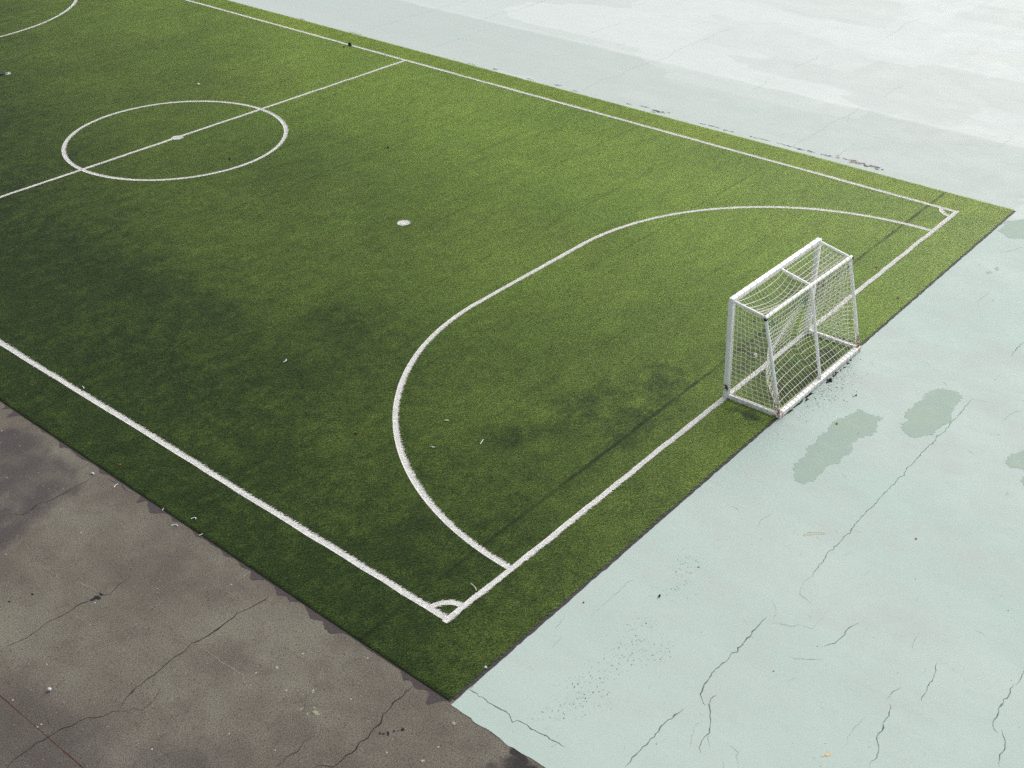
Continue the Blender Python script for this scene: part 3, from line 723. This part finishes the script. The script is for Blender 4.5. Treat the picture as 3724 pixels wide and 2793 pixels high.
# ---------------------------------------------------------------- white markings (tufted white yarn)
def marking(name, label, cat, path, width=LW, closed=False, seed=0):
    p = np.array(path, float)
    if closed:
        p = np.vstack([p, p[:1]])
    d = np.diff(p, axis=0)
    L = np.hypot(d[:, 0], d[:, 1])
    S = np.concatenate([[0], np.cumsum(L)])
    N = int(S[-1] * width * 8500)
    s = rng.uniform(0, S[-1], N)
    i = np.clip(np.searchsorted(S, s, 'right') - 1, 0, len(L) - 1)
    t = ((s - S[i]) / L[i])[:, None]
    c = p[i] * (1 - t) + p[i + 1] * t
    nn = np.stack([-d[i, 1], d[i, 0]], 1) / L[i][:, None]
    off = rng.uniform(-.5, .5, N) * width * (1 + .10 * np.sin(s * 9.1 + seed) * np.sin(s * 2.3)) + .008 * np.sin(s * 1.7 + seed) * np.sin(s * .45) + rng.normal(0, .004, N)
    c = c + nn * off[:, None]
    me = blades(name, c, .027, rng.uniform(.008, .014, N), rng.uniform(.006, .010, N), .7, rng.uniform(0, 1, N))
    o = link(name, me, [M_WHITE, M_WBACK])
    # woven backing of the inlaid strip, added to the same mesh
    bm = bmesh.new()
    bm.from_mesh(me)
    q = p
    vs = []
    for j in range(len(q)):
        tt = q[min(j + 1, len(q) - 1)] - q[max(j - 1, 0)]
        if closed and j in (0, len(q) - 1):
            tt = q[1] - q[-2]
        tt = tt / np.hypot(*tt)
        m_ = np.array([-tt[1], tt[0]]) * width * .47
        vs.append((bm.verts.new((*(q[j] + m_), .031)), bm.verts.new((*(q[j] - m_), .031))))
    for j in range(len(q) - 1):
        fc = bm.faces.new((vs[j][0], vs[j][1], vs[j + 1][1], vs[j + 1][0]))
        fc.normal_update()
        if fc.normal.z < 0:
            fc.normal_flip()
        fc.material_index = 1
    bm.to_mesh(me)
    bm.free()
    tag(o, label, cat, 'structure')
    return o


def disc(name, label, x, y, r, mats, seed=0):
    N = int(PI * r * r * 9000)
    a, q = rng.uniform(0, 2 * PI, N), np.sqrt(rng.uniform(0, 1, N)) * r
    me = blades(name, np.stack([x + np.cos(a) * q, y + np.sin(a) * q], 1), .027, rng.uniform(.008, .014, N), rng.uniform(.006, .010, N), .7, rng.uniform(0, 1, N))
    o = link(name, me, [M_WHITE, M_WBACK])
    bm = bmesh.new()
    bm.from_mesh(me)
    f = bm.faces.new([bm.verts.new((x + r * .96 * math.cos(2 * PI * k / 24), y + r * .96 * math.sin(2 * PI * k / 24), .031)) for k in range(24)])
    f.material_index = 1
    bm.to_mesh(me)
    bm.free()
    return tag(o, label, 'pitch marking', 'structure')


def wav(a, b, n, amp, seed):
    r = random.Random(seed)
    a, b = Vector(a), Vector(b)
    d = (b - a).normalized()
    nn = Vector((-d.y, d.x))
    out = []
    for i in range(n + 1):
        p = a.lerp(b, i / n)
        if 0 < i < n:
            p += nn * r.gauss(0, amp)
        out.append((p.x, p.y))
    return out


H = LW / 2
CXm = PW / 2
tl = 'white line woven into the turf, '
marking('goal_line', tl + 'running under the goal between both corner arcs', 'pitch marking', wav((-H, 0), (PW + H, 0), 60, .006, 1))
marking('goal_line', tl + 'closing the far end of the pitch', 'pitch marking', wav((-H, PL), (PW + H, PL), 60, .006, 2))
marking('touchline', tl + 'long side nearest the brown asphalt', 'pitch marking', wav((.02, H + .004), (.0, PL - H), 90, .006, 3))
marking('touchline', tl + 'long side next to the pale pavement', 'pitch marking', wav((PW - .02, H + .004), (PW, PL - H), 90, .006, 4))
marking('halfway_line', tl + 'crossing the pitch through the centre circle', 'pitch marking', wav((H + .004, PL / 2 + .03), (PW - H - .004, PL / 2), 40, .006, 5))
cc = [(CXm + .005 + 3.02 * math.cos(2 * PI * k / 120), PL / 2 + .01 + 3.02 * math.sin(2 * PI * k / 120)) for k in range(120)]
marking('centre_circle', 'large white circle woven into the turf around the centre spot', 'pitch marking', cc, closed=True)


def dshape(y0, s):
    R, S = 5.92, 1.80
    p = []
    for k in range(41):
        a = PI - (PI / 2) * k / 40
        p.append((CXm - S + R * math.cos(a), y0 + s * (R * math.sin(a))))
    for k in range(1, 9):
        p.append((CXm - S + 2 * S * k / 9, y0 + s * R))
    for k in range(41):
        a = PI / 2 - (PI / 2) * k / 40
        p.append((CXm + S + R * math.cos(a), y0 + s * (R * math.sin(a))))
    p[0] = (p[0][0], y0 + s * (H + .004))
    p[-1] = (p[-1][0], y0 + s * (H + .004))
    return p


marking('penalty_area_line', 'big white D shaped curve woven into the turf before the white goal', 'pitch marking', dshape(0, 1))
marking('penalty_area_line', 'white D shaped curve cut off by the top left of the view', 'pitch marking', dshape(PL, -1))
for nm, x0, y0, a0 in (('beside the brown asphalt, nearest corner', 0, 0, 0), ('at the sharp right hand corner of the turf', PW, 0, PI / 2), ('at the far end beside the pale pavement', PW, PL, PI), ('at the far end beside the asphalt', 0, PL, 1.5 * PI)):
    r = .365
    marking('corner_arc', 'small white quarter circle in the turf ' + nm, 'pitch marking', [(x0 + r * math.cos(a0 + .13 + (PI / 2 - .26) * k / 14), y0 + r * math.sin(a0 + .13 + (PI / 2 - .26) * k / 14)) for k in range(15)], width=.09)
disc('centre_spot', 'round white spot on the halfway line inside the centre circle', CXm + .01, PL / 2, .155, None)
disc('penalty_spot', 'lone round white spot on the grass outside the D shaped curve', 9.2, 9.91, .15, None)
disc('penalty_spot', 'far round white spot at the left edge, under the dark plate', 9.10, 27.64, .14, None)

# ---------------------------------------------------------------- the goal
G0 = Vector((9.17, -.5, .0))
goal = bpy.data.objects.new('football_goal', None)
COL.objects.link(goal)
goal.location = G0
tag(goal, 'white metal five a side goal with sagging cream net on the goal line', 'goal')
L_ = lambda p: Vector(p) - G0
GZ = .028
NT_, FT = (7.585, .075, 2.04), (10.725, .045, 2.04)
NB_, FB = (7.63, .0, GZ), (10.71, -.015, GZ)
RNt, RFt, RMt = (7.52, -.645, 1.985), (10.58, -.71, 1.985), (9.075, -.69, 1.985)
RNb, RFb, RMb = (7.665, -1.075, .055), (10.745, -1.105, .055), (9.18, -1.09, .10)
S_ = .096
bar('post', L_(NB_), L_((NT_[0], NT_[1], 1.998)), S_, S_, M_PAINT, goal, .012, (0, 1, 0))
bar('post', L_(FB), L_((FT[0], FT[1], 1.998)), S_, S_, M_PAINT, goal, .012, (0, 1, 0))
CRB = bar('crossbar', L_((NT_[0] - .041, NT_[1], 2.04)), L_((FT[0] + .041, FT[1], 2.04)), S_, S_, M_PAINT, goal, .012)


def rod(name, a, b, r):
    m_ = MB()
    a, b = L_(a), L_(b)
    m_.tube([a.lerp(b, k / 4) for k in range(5)], r, 14)
    o = m_.build(name, [M_PAINT], goal, True)
    o.data.set_sharp_from_angle(angle=.9)
    return o


RTB = rod('rear_top_bar', (RNt[0] - .03, RNt[1], RNt[2]), (RFt[0] + .03, RFt[1], RFt[2]), .034)
rod('top_side_bar', (NT_[0], NT_[1] - .043, 2.03), (RNt[0], RNt[1] + .032, RNt[2]), .026)
rod('top_side_bar', (FT[0], FT[1] - .043, 2.03), (RFt[0], RFt[1] + .032, RFt[2]), .026)
rod('top_middle_bar', (9.22, .017, 2.03), (RMt[0], RMt[1] + .032, RMt[2]), .026)
rod('rear_strut', (RNt[0], RNt[1], RNt[2] - .033), (RNb[0], RNb[1], .10), .030)
rod('rear_strut', (RFt[0], RFt[1], RFt[2] - .033), (RFb[0], RFb[1], .10), .030)
rod('rear_strut', (RMt[0], RMt[1], RMt[2] - .033), RMb, .030)
BSB = [None, None]
BSB[0] = bar('base_side_bar', L_((NB_[0], -.043, .064)), L_((RNb[0], RNb[1] + .052, .056)), .072, .082, M_PAINT, goal, .012)
BSB[1] = bar('base_side_bar', L_((FB[0], -.058, .064)), L_((RFb[0], RFb[1] + .052, .056)), .072, .082, M_PAINT, goal, .012)
BRB = bar('base_rear_bar', L_((RNb[0] - .045, RNb[1], .056)), L_((RFb[0] + .045, RFb[1], .056)), .100, .096, M_PAINT, goal, .016)

# net: every panel is a grid of twine
net = MB()
PANELS = []
TW = NET_R


def panel(name, fn, nu, nv, su=2, sv=2):
    net = MB()
    for i in range(nu + 1):
        net.tube([L_(fn(i / nu, j / (nv * sv))) for j in range(nv * sv + 1)], TW, 4)
    for j in range(nv + 1):
        net.tube([L_(fn(i / (nu * su), j / nv)) for i in range(nu * su + 1)], TW, 4)
    PANELS.append((name, net))


def lerp3(a, b, t):
    return tuple(a[k] + (b[k] - a[k]) * t for k in range(3))


def sm(a, b, t):
    t = min(1, max(0, (t - a) / (b - a)))
    return t * t * (3 - 2 * t)


def f_top(u, v):                     # u along the bar, v front -> back
    p = lerp3(lerp3((NT_[0] + .04, NT_[1] - .02, 2.085), (FT[0] - .04, FT[1] - .02, 2.085), u), lerp3((RNt[0], RNt[1] - .01, 2.018), (RFt[0], RFt[1] - .01, 2.018), u), v)
    bay = abs(math.sin(PI * u * 2))
    sag = (.05 + .17 * bay ** .7 * (1.15 if u < .5 else .8)) * math.sin(PI * min(1, v * 1.02)) ** .8
    wx = .05 * math.sin(7 * u + 3 * v) * math.sin(PI * v) * math.sin(PI * u)
    wy = .05 * math.sin(PI * v) * math.sin(9 * u + 1.)
    return (p[0] + wx, p[1] + wy, p[2] - sag)


def f_back(u, v):                    # u along, v top -> bottom
    a = lerp3((RNt[0] + .01, RNt[1] - .03, RNt[2]), (RFt[0] - .01, RFt[1] - .03, RFt[2]), u)
    b = lerp3((RNb[0] + .0, RNb[1] + .055, .10), (RFb[0], RFb[1] + .055, .10), u)
    uu = u + .012 * math.sin(5 * v + 9 * u) * math.sin(PI * v)
    p = lerp3(a, b, v)
    env = math.sin(PI * min(max(u, 0), 1)) ** .45
    bulge = .40 * env * (sm(0, .72, v) * (1 - sm(.72, 1.02, v)) ** .9) * (1.1 if u < .5 else .85) + .10 * env * math.sin(PI * v)
    gather = (.5 - u) * .10 * math.sin(PI * v)
    zz = p[2] - .13 * env * math.sin(PI * v) * (1 - .4 * math.cos(4 * PI * u)) * (1 - v ** 3)
    return (p[0] + (uu - u) * 3.1 - gather * .4, p[1] + bulge + .02 * math.sin(17 * u + 5 * v) * math.sin(PI * v), max(zz, .055))


def side(Tf, Tb, Bf, Bb, k, amp, far):
    def fn(u, v):                    # u front -> back, v top -> bottom
        p = lerp3(lerp3(Tf, Tb, u), lerp3(Bf, Bb, u), v)
        wob = amp * math.sin(PI * u) * math.sin(PI * v)
        dz = -.035 * abs(math.sin(PI * u * 3 + k)) * math.sin(PI * min(1, v * 1.05 + .02)) - .03 * math.sin(PI * u)
        dy = (-.12 if far else .03) * math.sin(PI * u) * math.sin(PI * v * (1.2 if far else 1))
        return (p[0] + wob + .012 * math.sin(9 * v + 5 * u + k), p[1] + dy + .014 * math.sin(11 * v + k) * math.sin(PI * u), p[2] + dz * (1 - v ** 6))
    return fn


panel('top_panel', f_top, 30, 7, 3, 3)
panel('back_panel', f_back, 30, 20, 2, 2)
panel('side_panel', side((NT_[0] + .02, NT_[1] - .05, 1.99), (RNt[0] + .01, RNt[1] + .03, 1.95), (NB_[0] + .02, -.05, .11), (RNb[0], RNb[1] + .06, .10), .3, .03, False), 8, 19, 3, 2)
panel('side_panel', side((FT[0] - .02, FT[1] - .05, 1.99), (RFt[0] - .01, RFt[1] + .03, 1.95), (FB[0] - .02, -.06, .11), (RFb[0], RFb[1] + .06, .10), 1.1, -.16, True), 8, 19, 3, 2)
# a loose fold hanging inside the far side panel and the gathered near corner
net.tube([L_(lerp3((10.56, -.66, 1.93), (10.62, -.72, .16), t / 10))[:] if t in (0, 10) else L_((10.57 - .13 * math.sin(PI * t / 10), -.69 + .10 * math.sin(PI * t / 10), 1.93 - 1.77 * t / 10)) for t in range(11)], TW * 1.6, 5)
for q in range(2):
    net.tube([L_((7.58 + .03 * q + .02 * math.sin(t * 1.3 + q), -.80 - .045 * (t / 8) * 5 + .02 * math.sin(t * 2 + q), .95 - .85 * t / 8)) for t in range(9)], TW, 4)


def lace(bar_o, a, b, up, w, h, nl, r=.0036):
    """one length of twine wound round a bar"""
    a, b = Vector(a), Vector(b)
    t = (b - a).normalized()
    s = t.cross(Vector(up)).normalized()
    q = s.cross(t)
    hw, hh = w / 2 + r, h / 2 + r
    pts = []
    for k in range(nl):
        c0 = (k + rnd.uniform(.1, .35)) / nl
        for j, (dx, dy) in enumerate(((-1, -1), (1, -1), (1, 1), (-1, 1))):
            c = a.lerp(b, min(1, c0 + j * rnd.uniform(.10, .16) / nl))
            pts.append(L_(c + s * (dx * hw) + q * (dy * hh)))
    m_ = MB()
    m_.tube(pts, r, 4)
    m_.build('lacing', [M_LACE], bar_o)


lace(BRB, (RNb[0], RNb[1], .056), (RFb[0], RFb[1], .056), (0, 0, 1), .100, .096, 26)
lace(BSB[0], (NB_[0], -.1, .062), (RNb[0], RNb[1] + .06, .057), (0, 0, 1), .072, .082, 9)
lace(BSB[1], (FB[0], -.1, .062), (RFb[0], RFb[1] + .06, .057), (0, 0, 1), .072, .082, 9)
lace(CRB, (NT_[0], NT_[1], 2.04), (FT[0], FT[1], 2.04), (0, 0, 1), S_, S_, 14)
lace(RTB, RNt, RFt, (0, 0, 1), .062, .062, 20)
# the head-rope wandering along the crossbar's top
net.tube([L_((NT_[0] + .02 + (3.1) * k / 60, NT_[1] - .005 - .03 * k / 60 + .018 * math.sin(k * 1.1), 2.085 + .004 * math.sin(k * 1.9))) for k in range(61)], TW * .8, 4)
net.tube([L_((NB_[0] + .048 - .046 * k / 40, NB_[1] - .046 + .075 * k / 40, .1 + 1.9 * k / 40)) for k in range(41)], TW * .8, 4)
net.tube([L_((FB[0] + .05 + .01 * k / 40, FB[1] - .046 + .06 * k / 40, .1 + 1.9 * k / 40)) for k in range(41)], TW * .8, 4)
net.tube([L_((NB_[0] - .045 + .03 * k / 12, -.1 - .9 * k / 12, .035 - .012 * abs(math.sin(k * 1.2)))) for k in range(13)], TW * .9, 4)
o = net.build('net', [M_NET], goal)
o['label'] = 'cream knotted net hanging slack and blown into the goal'
NETO = o
for nm_, m_ in PANELS:
    m_.build(nm_, [M_NET], NETO)



def coil(name, c, axis, r, n, tw, mat, label=None):
    m_ = MB()
    ax = Vector(axis).normalized()
    s = ax.cross(Vector((.3, .9, .2))).normalized()
    q = ax.cross(s)
    pts = [L_(Vector(c) + s * (math.cos(k * .7) * r * (1 + .15 * math.sin(k * 1.7))) + q * (math.sin(k * .7) * r) + ax * (tw * 2.0 * (k / 9 - n / 2))) for k in range(n * 9 + 1)]
    pts += [pts[-1] + Vector((.03, -.02, -.04)), pts[-1] + Vector((.04, -.01, -.09))]
    m_.tube(pts, tw, 5)
    o = m_.build(name, [mat], RTB)
    if label:
        o['label'] = label
    return o


coil('tape_wrap', (RNt[0] + .0, RNt[1], RNt[2] - .03), (0, -.2, 1), .034, 3, .008, M_TAPE, 'black tape bound round the near rear top corner')
coil('tape_wrap', (RFt[0] + .02, RFt[1], RFt[2] - .01), (1, 0, 0), .035, 2, .006, M_TAPE, 'thin black tie on the far rear top corner')
for c in (f_back(.43, .09), f_back(.43, .83), f_back(.03, .06), (7.60, -.87, .98)):
    m_ = MB()
    m_.tube([L_(Vector(c) + Vector((.05 * math.sin(k * .9) + .008 * k, .01 * math.cos(k * 2.), .05 * math.cos(k * .9) - .010 * k))) for k in range(11)], .0065, 5)
    m_.build('green_tie', [M_GREEN], NETO)
m_ = MB()
m_.tube([L_(p) for p in ((8.70, -.42, 1.52), (8.9, -.47, 1.47), (9.1, -.60, 1.49), (9.30, -.70, 1.52), (9.42, -.64, 1.55))], .005, 5)
m_.build('loose_cord', [M_TAPE], goal)
m_ = MB()
m_.tube([L_(p) for p in ((7.62, -.45, 1.12), (7.66, -.48, 1.10), (7.67, -.5, 1.07), (7.63, -.47, 1.06))], [.012, .022, .018, .01], 7)
m_.build('knot', [M_NET], NETO)

# ---------------------------------------------------------------- small things lying about
M_SCRAP = simple('white_scrap', (.72, .74, .70), .7, .2, .1, 50)
M_TWIG = simple('pale_twig', (.55, .53, .42), .8, .2, .2, 50)
M_LEAF = simple('dry_leaf', (.19, .085, .035), .8, .2, .3, 40)
M_STONE = simple('dark_stone', (.03, .026, .022), .9, .2, .3, 40)
M_PALE = simple('pale_stone', (.55, .57, .58), .8, .2, .15, 40)
M_PINK = simple('red_bit', (.45, .03, .12), .6, .3, .1, 50)


def curl(x, y, z, ln, bend, r, mat, name, label, cat, ang):
    m_ = MB()
    pts = []
    px = py = 0.
    a = ang
    for k in range(9):
        pts.append((px, py, r + .006 * math.sin(k * .8)))
        px += math.cos(a) * ln / 8
        py += math.sin(a) * ln / 8
        a += bend / 8
    m_.tube(pts, [r * .6] + [r] * 7 + [r * .5], 6)
    o = m_.build(name, [mat], None, True)
    o.location = (x, y, z)
    return tag(o, label, cat)


def lump(x, y, z, s, mat, name, label, cat, flat=.7):
    bm = bmesh.new()
    bmesh.ops.create_icosphere(bm, subdivisions=2, radius=s)
    r = random.Random(int(x * 1000 + y * 77))
    ph = [r.uniform(0, 6) for _ in range(4)]
    for q in bm.verts:
        k = 1 + .18 * math.sin(q.co.x / s * 2.3 + ph[0]) + .15 * math.sin(q.co.y / s * 2.9 + ph[1]) + .1 * math.sin(q.co.z / s * 3.1 + ph[2])
        q.co *= k
        q.co.z *= flat
    lo = min(q.co.z for q in bm.verts)
    for q in bm.verts:
        q.co.z -= lo
    me = bpy.data.meshes.new(name)
    bm.to_mesh(me)
    bm.free()
    o = link(name, me, mat)
    o.location = (x, y, z)
    return tag(o, label, cat)


def leaf(x, y, z, s, ang, name, label):
    v, f = [], []
    for i in range(7):
        t = i / 6
        w = s * .32 * math.sin(PI * min(1, t * .93 + .04)) ** .8
        for j in (-1, 0, 1):
            u = (t - .5) * s
            v.append((u * math.cos(ang) - j * w * math.sin(ang), u * math.sin(ang) + j * w * math.cos(ang), .004 + abs(j) * .25 * w + .02 * s * math.sin(t * 5)))
    for i in range(6):
        for j in range(2):
            a = i * 3 + j
            f.append((a, a + 3, a + 4, a + 1))
    b = len(v)
    v += [(p[0], p[1], p[2] - .0015) for p in v]
    f += [tuple(b + q for q in reversed(fc)) for fc in f]
    o = link(name, mesh_from(name, v, f, True), M_LEAF)
    o.location = (x, y, z)
    return tag(o, label, 'leaf')


TZ, AZ, PZ = .032, .001, .008
SC = [(3.693, 3.462, TZ, .09, .6, -1.0, 'short white scrap on the grass inside the D, farthest of three there'),
      (3.56, 2.485, TZ, .16, .1, .35, 'longest white sliver on dark grass inside the D'),
      (2.943, 3.089, TZ, .08, .5, -1.2, 'tiny white scrap on the grass near the left bend of the D'),
      (-.902, 4.617, TZ, .11, 3.0, .9, 'white curled scrap on the grass strip outside the near touchline'),
      (-1.178, 4.731, AZ, .12, 2.0, 1.2, 'white curly scrap on the asphalt at the edge of the turf'),
      (-1.138, 6.384, AZ, .11, 1.5, 2.6, 'white scrap on the asphalt where a crack meets the turf'),
      (-1.10, 4.283, AZ, .15, 1.4, -.6, 'thin white thread on the damp edge of the asphalt'),
      (-1.093, 5.245, AZ, .12, -1., .5, 'white thread on the dark damp blotch by the turf edge'),
      (.133, 9.37, TZ, .10, .8, .9, 'white scrap beside the near touchline on its inner side'),
      (3.149, 7.221, TZ, .15, 2.0, -.4, 'white hooked scrap on the grass left of the D'),
      (.719, .065, TZ + .012, .19, .7, .9, 'pale twig lying across the goal line by the nearest corner arc')]
for x, y, z, ln, bd, an, lb in SC:
    tw = 'twig' in lb
    curl(x, y, z, ln, bd, .0075, M_TWIG if tw else M_SCRAP, 'twig' if tw else 'paper_scrap', lb, 'twig' if tw else 'scrap', an)
lump(-.326, -1.03, .012, .022, M_PALE, 'pebble', 'white pebble on the black strip near the turf corner', 'pebble')
lump(-4.381, 3.21, AZ, .028, M_PALE, 'pebble', 'bluish white pebble alone on the asphalt', 'pebble')
lump(-1.253, 6.97, AZ, .024, M_PALE, 'pebble', 'pale pebble on the asphalt beside the dark purple damp patch', 'pebble')
lump(2.39, -2.053, PZ, .022, M_STONE, 'pebble', 'dark brown pebble on the mint pavement among worn specks', 'pebble')
lump(1.569, -1.276, PZ, .011, M_STONE, 'pebble', 'tiny black pebble on the mint pavement close to the turf edge', 'pebble')
lump(12.371, 13.608, TZ, .028, M_STONE, 'stone', 'small black stone alone on the grass before the centre circle', 'stone')
lump(9.099, 16.323, TZ, .028, M_STONE, 'stone', 'tiny black stone on the grass inside the centre circle', 'stone')
lump(17.98, 21.37, TZ, .03, M_STONE, 'stone', 'tiny black stone beside the dark shoe on the far touchline', 'stone')
lump(12.381, 21.975, TZ, .04, M_SCRAP, 'paper_scrap', 'tiny white scrap on the grass beyond the centre circle', 'scrap')
lump(2.399, 4.398, TZ, .024, M_LEAF, 'leaf_bit', 'small orange brown bit on the grass left of the D', 'leaf')
lump(-.833, 6.789, TZ, .02, M_LEAF, 'leaf_bit', 'small orange bit on the grass strip outside the near touchline', 'leaf')
lump(6.053, -4.397, PZ, .016, M_PINK, 'sweet_wrapper', 'tiny red scrap on the mint pavement right of the long crack', 'scrap')
leaf(8.15, -1.975, PZ + .001, .07, .7, 'dry_leaf', 'small brown leaf on the long dark stain behind the goal')
leaf(14.294, .195, TZ, .09, .2, 'dry_leaf', 'brown leaf on the grass right of the goal')
leaf(13.243, -.8, TZ, .08, 1.4, 'dry_leaf', 'brown leaf on the grass margin right of the goal')
leaf(10.43, 1.05, TZ, .08, 2.2, 'dry_leaf', 'brown leaf on the grass just before the far goal post')
leaf(12.431, 17.932, TZ, .09, 1., 'dry_leaf', 'brown leaf on the grass just right of the centre circle')

# a dark shoe on the far touchline
shoe = bpy.data.objects.new('shoe', None)
COL.objects.link(shoe)
shoe.location = (18.27, 21.37, .036)
shoe.rotation_euler = (0, 0, 1.1)
tag(shoe, 'small dark shoe shaped lump on the far touchline beyond the halfway line', 'shoe')
bm = bmesh.new()
bmesh.ops.create_uvsphere(bm, u_segments=16, v_segments=10, radius=1)
for q in bm.verts:
    q.co = Vector((q.co.x * .13, q.co.y * .05 * (1 + .15 * q.co.x), max(q.co.z, -.3) * (.075 if q.co.x < 0 else .075 - .03 * q.co.x) + .03))
me = bpy.data.meshes.new('upper')
bm.to_mesh(me)
bm.free()
link('upper', me, simple('dark_cloth', (.02, .022, .03), .8, .2, .2, 30), shoe)
bm = bmesh.new()
vv = [(math.cos(2 * PI * k / 20) * .135, math.sin(2 * PI * k / 20) * .052) for k in range(20)]
a = [bm.verts.new((x, y, 0)) for x, y in vv]
b = [bm.verts.new((x, y, .018)) for x, y in vv]
bm.faces.new(a[::-1])
bm.faces.new(b)
for k in range(20):
    bm.faces.new((a[k], a[(k + 1) % 20], b[(k + 1) % 20], b[k]))
me = bpy.data.meshes.new('sole')
bm.to_mesh(me)
bm.free()
link('sole', me, simple('sole_rubber', (.10, .11, .14), .7, .3, .2, 30), shoe)

# a dark worn plate lying on the farther penalty spot
plate = bpy.data.objects.new('marker_disc', None)
COL.objects.link(plate)
plate.location = (9.03, 27.66, .042)
tag(plate, 'dark training disc lying on the far white spot at the left edge', 'marker disc')
m_ = MB()
prof = ((.145, 0), (.13, .02), (.09, .035), (.06, .035), (.075, .02), (.12, .0))
NS = 24
v = [(r * math.cos(2 * PI * k / NS), r * math.sin(2 * PI * k / NS) * .8, z) for r, z in prof for k in range(NS)]
f = [(i * NS + k, i * NS + (k + 1) % NS, ((i + 1) % len(prof)) * NS + (k + 1) % NS, ((i + 1) % len(prof)) * NS + k) for i in range(len(prof)) for k in range(NS)]
m_.add(v, f)
m_.build('rim', [simple('disc_plastic', (.035, .04, .055), .5, .4, .2, 30)], plate, True)

# ---------------------------------------------------------------- optional unseen block, added only to cut skylight from the asphalt side
if SHADE_BLOCK_H:
    bx, by0, by1, bh = -12.5, -34., 62., SHADE_BLOCK_H
    root = bpy.data.objects.new('shade_block', None)
    COL.objects.link(root)
    root.location = (bx - 6, (by0 + by1) / 2, 0)
    tag(root, 'unseen tall block added along the asphalt to shade that side of the pitch', 'building')
    q = Vector(root.location)
    m_ = MB()

    def box(m, x0, y0, z0, x1, y1, z1):
        m.add([(x - q.x, y - q.y, z) for z in (z0, z1) for x, y in ((x0, y0), (x1, y0), (x1, y1), (x0, y1))],
              [(3, 2, 1, 0), (4, 5, 6, 7), (0, 1, 5, 4), (1, 2, 6, 5), (2, 3, 7, 6), (3, 0, 4, 7)])
    box(m_, bx - 12, by0, .0, bx, by1, bh)
    m_.build('shade_block_wall', [simple('shade_block_brick', (.11, .075, .06), .9, .2, .3, 5)], root)
    m_ = MB()
    box(m_, bx - 12.4, by0 - .4, bh, bx + .4, by1 + .4, bh + .5)
    m_.build('shade_block_roof', [simple('shade_block_roof_edge', (.2, .2, .19), .8, .2, .2, 3)], root)
    gl = simple('dark_glass', (.02, .025, .03), .15, .5, .1, 2)
    fm = simple('window_frame', (.35, .35, .34), .6, .3, .1, 9)
    for r_ in range(int(bh // 3.4)):
        for c_ in range(12):
            y0, z0 = by0 + 3 + c_ * 7.8, 1.2 + r_ * 3.4
            m_ = MB()
            for a_ in ((y0, z0, y0 + 5, z0 + .08), (y0, z0 + 1.72, y0 + 5, z0 + 1.8), (y0, z0 + .08, y0 + .08, z0 + 1.72), (y0 + 4.92, z0 + .08, y0 + 5, z0 + 1.72), (y0 + 2.46, z0 + .08, y0 + 2.54, z0 + 1.72)):
                box(m_, bx - .02, a_[0], a_[1], bx + .06, a_[2], a_[3])
            w_ = m_.build('shade_block_window', [fm], root)
            m_ = MB()
            box(m_, bx - .02, y0 + .08, z0 + .08, bx + .02, y0 + 4.92, z0 + 1.72)
            m_.build('pane', [gl], w_)

# ---------------------------------------------------------------- light
az = math.radians(SUN_AZ)            # compass-free: angle from +X towards +Y
el = math.radians(SUN_EL)
sun = bpy.data.lights.new('sun', 'SUN')
sun.energy = SUN_E
sun.angle = math.radians(SUN_ANG)
sun.color = (1., .98, .95)
so = bpy.data.objects.new('sun', sun)
COL.objects.link(so)
dirv = Vector((math.cos(az) * math.cos(el), math.sin(az) * math.cos(el), math.sin(el)))
so.rotation_euler = dirv.to_track_quat('Z', 'Y').to_euler()
so.location = (0, 0, 40)
wd = bpy.data.worlds.new('World')
scene.world = wd
wd.use_nodes = True
nt = wd.node_tree
nt.nodes.clear()
sky = nt.nodes.new('ShaderNodeTexSky')
sky.sky_type = 'NISHITA'
sky.sun_disc = False
sky.sun_elevation = el
sky.sun_rotation = PI / 2 - az
sky.dust_density = 5.
sky.air_density = 1.
hs = nt.nodes.new('ShaderNodeHueSaturation')
hs.inputs['Saturation'].default_value = SKY_SAT
bg = nt.nodes.new('ShaderNodeBackground')
bg.inputs['Strength'].default_value = SKY_E
ow = nt.nodes.new('ShaderNodeOutputWorld')
nt.links.new(sky.outputs[0], hs.inputs['Color'])
nt.links.new(hs.outputs[0], bg.inputs['Color'])
nt.links.new(bg.outputs[0], ow.inputs['Surface'])

# ---------------------------------------------------------------- camera
cam = bpy.data.cameras.new('camera')
cam.sensor_fit = 'HORIZONTAL'
cam.sensor_width = 36
cam.lens = 4272.956 / 3724 * 36
cam.clip_start = .1
cam.clip_end = 1500
co = bpy.data.objects.new('camera', cam)
COL.objects.link(co)
co.location = (-8.8361, -8.6879, 11.9908)
co.rotation_euler = (.999932, .0021652, -.8718537)
scene.camera = co
scene.view_settings.view_transform = 'Standard'
scene.view_settings.look = 'None'
scene.view_settings.exposure = EXPO
scene.view_settings.gamma = 1
scene.render.engine = 'CYCLES'
scene.cycles.max_bounces = 6
scene.cycles.diffuse_bounces = 3
scene.cycles.use_denoising = DENOISE
scene.cycles.use_adaptive_sampling = False
scene.cycles.sampling_pattern = 'BLUE_NOISE'
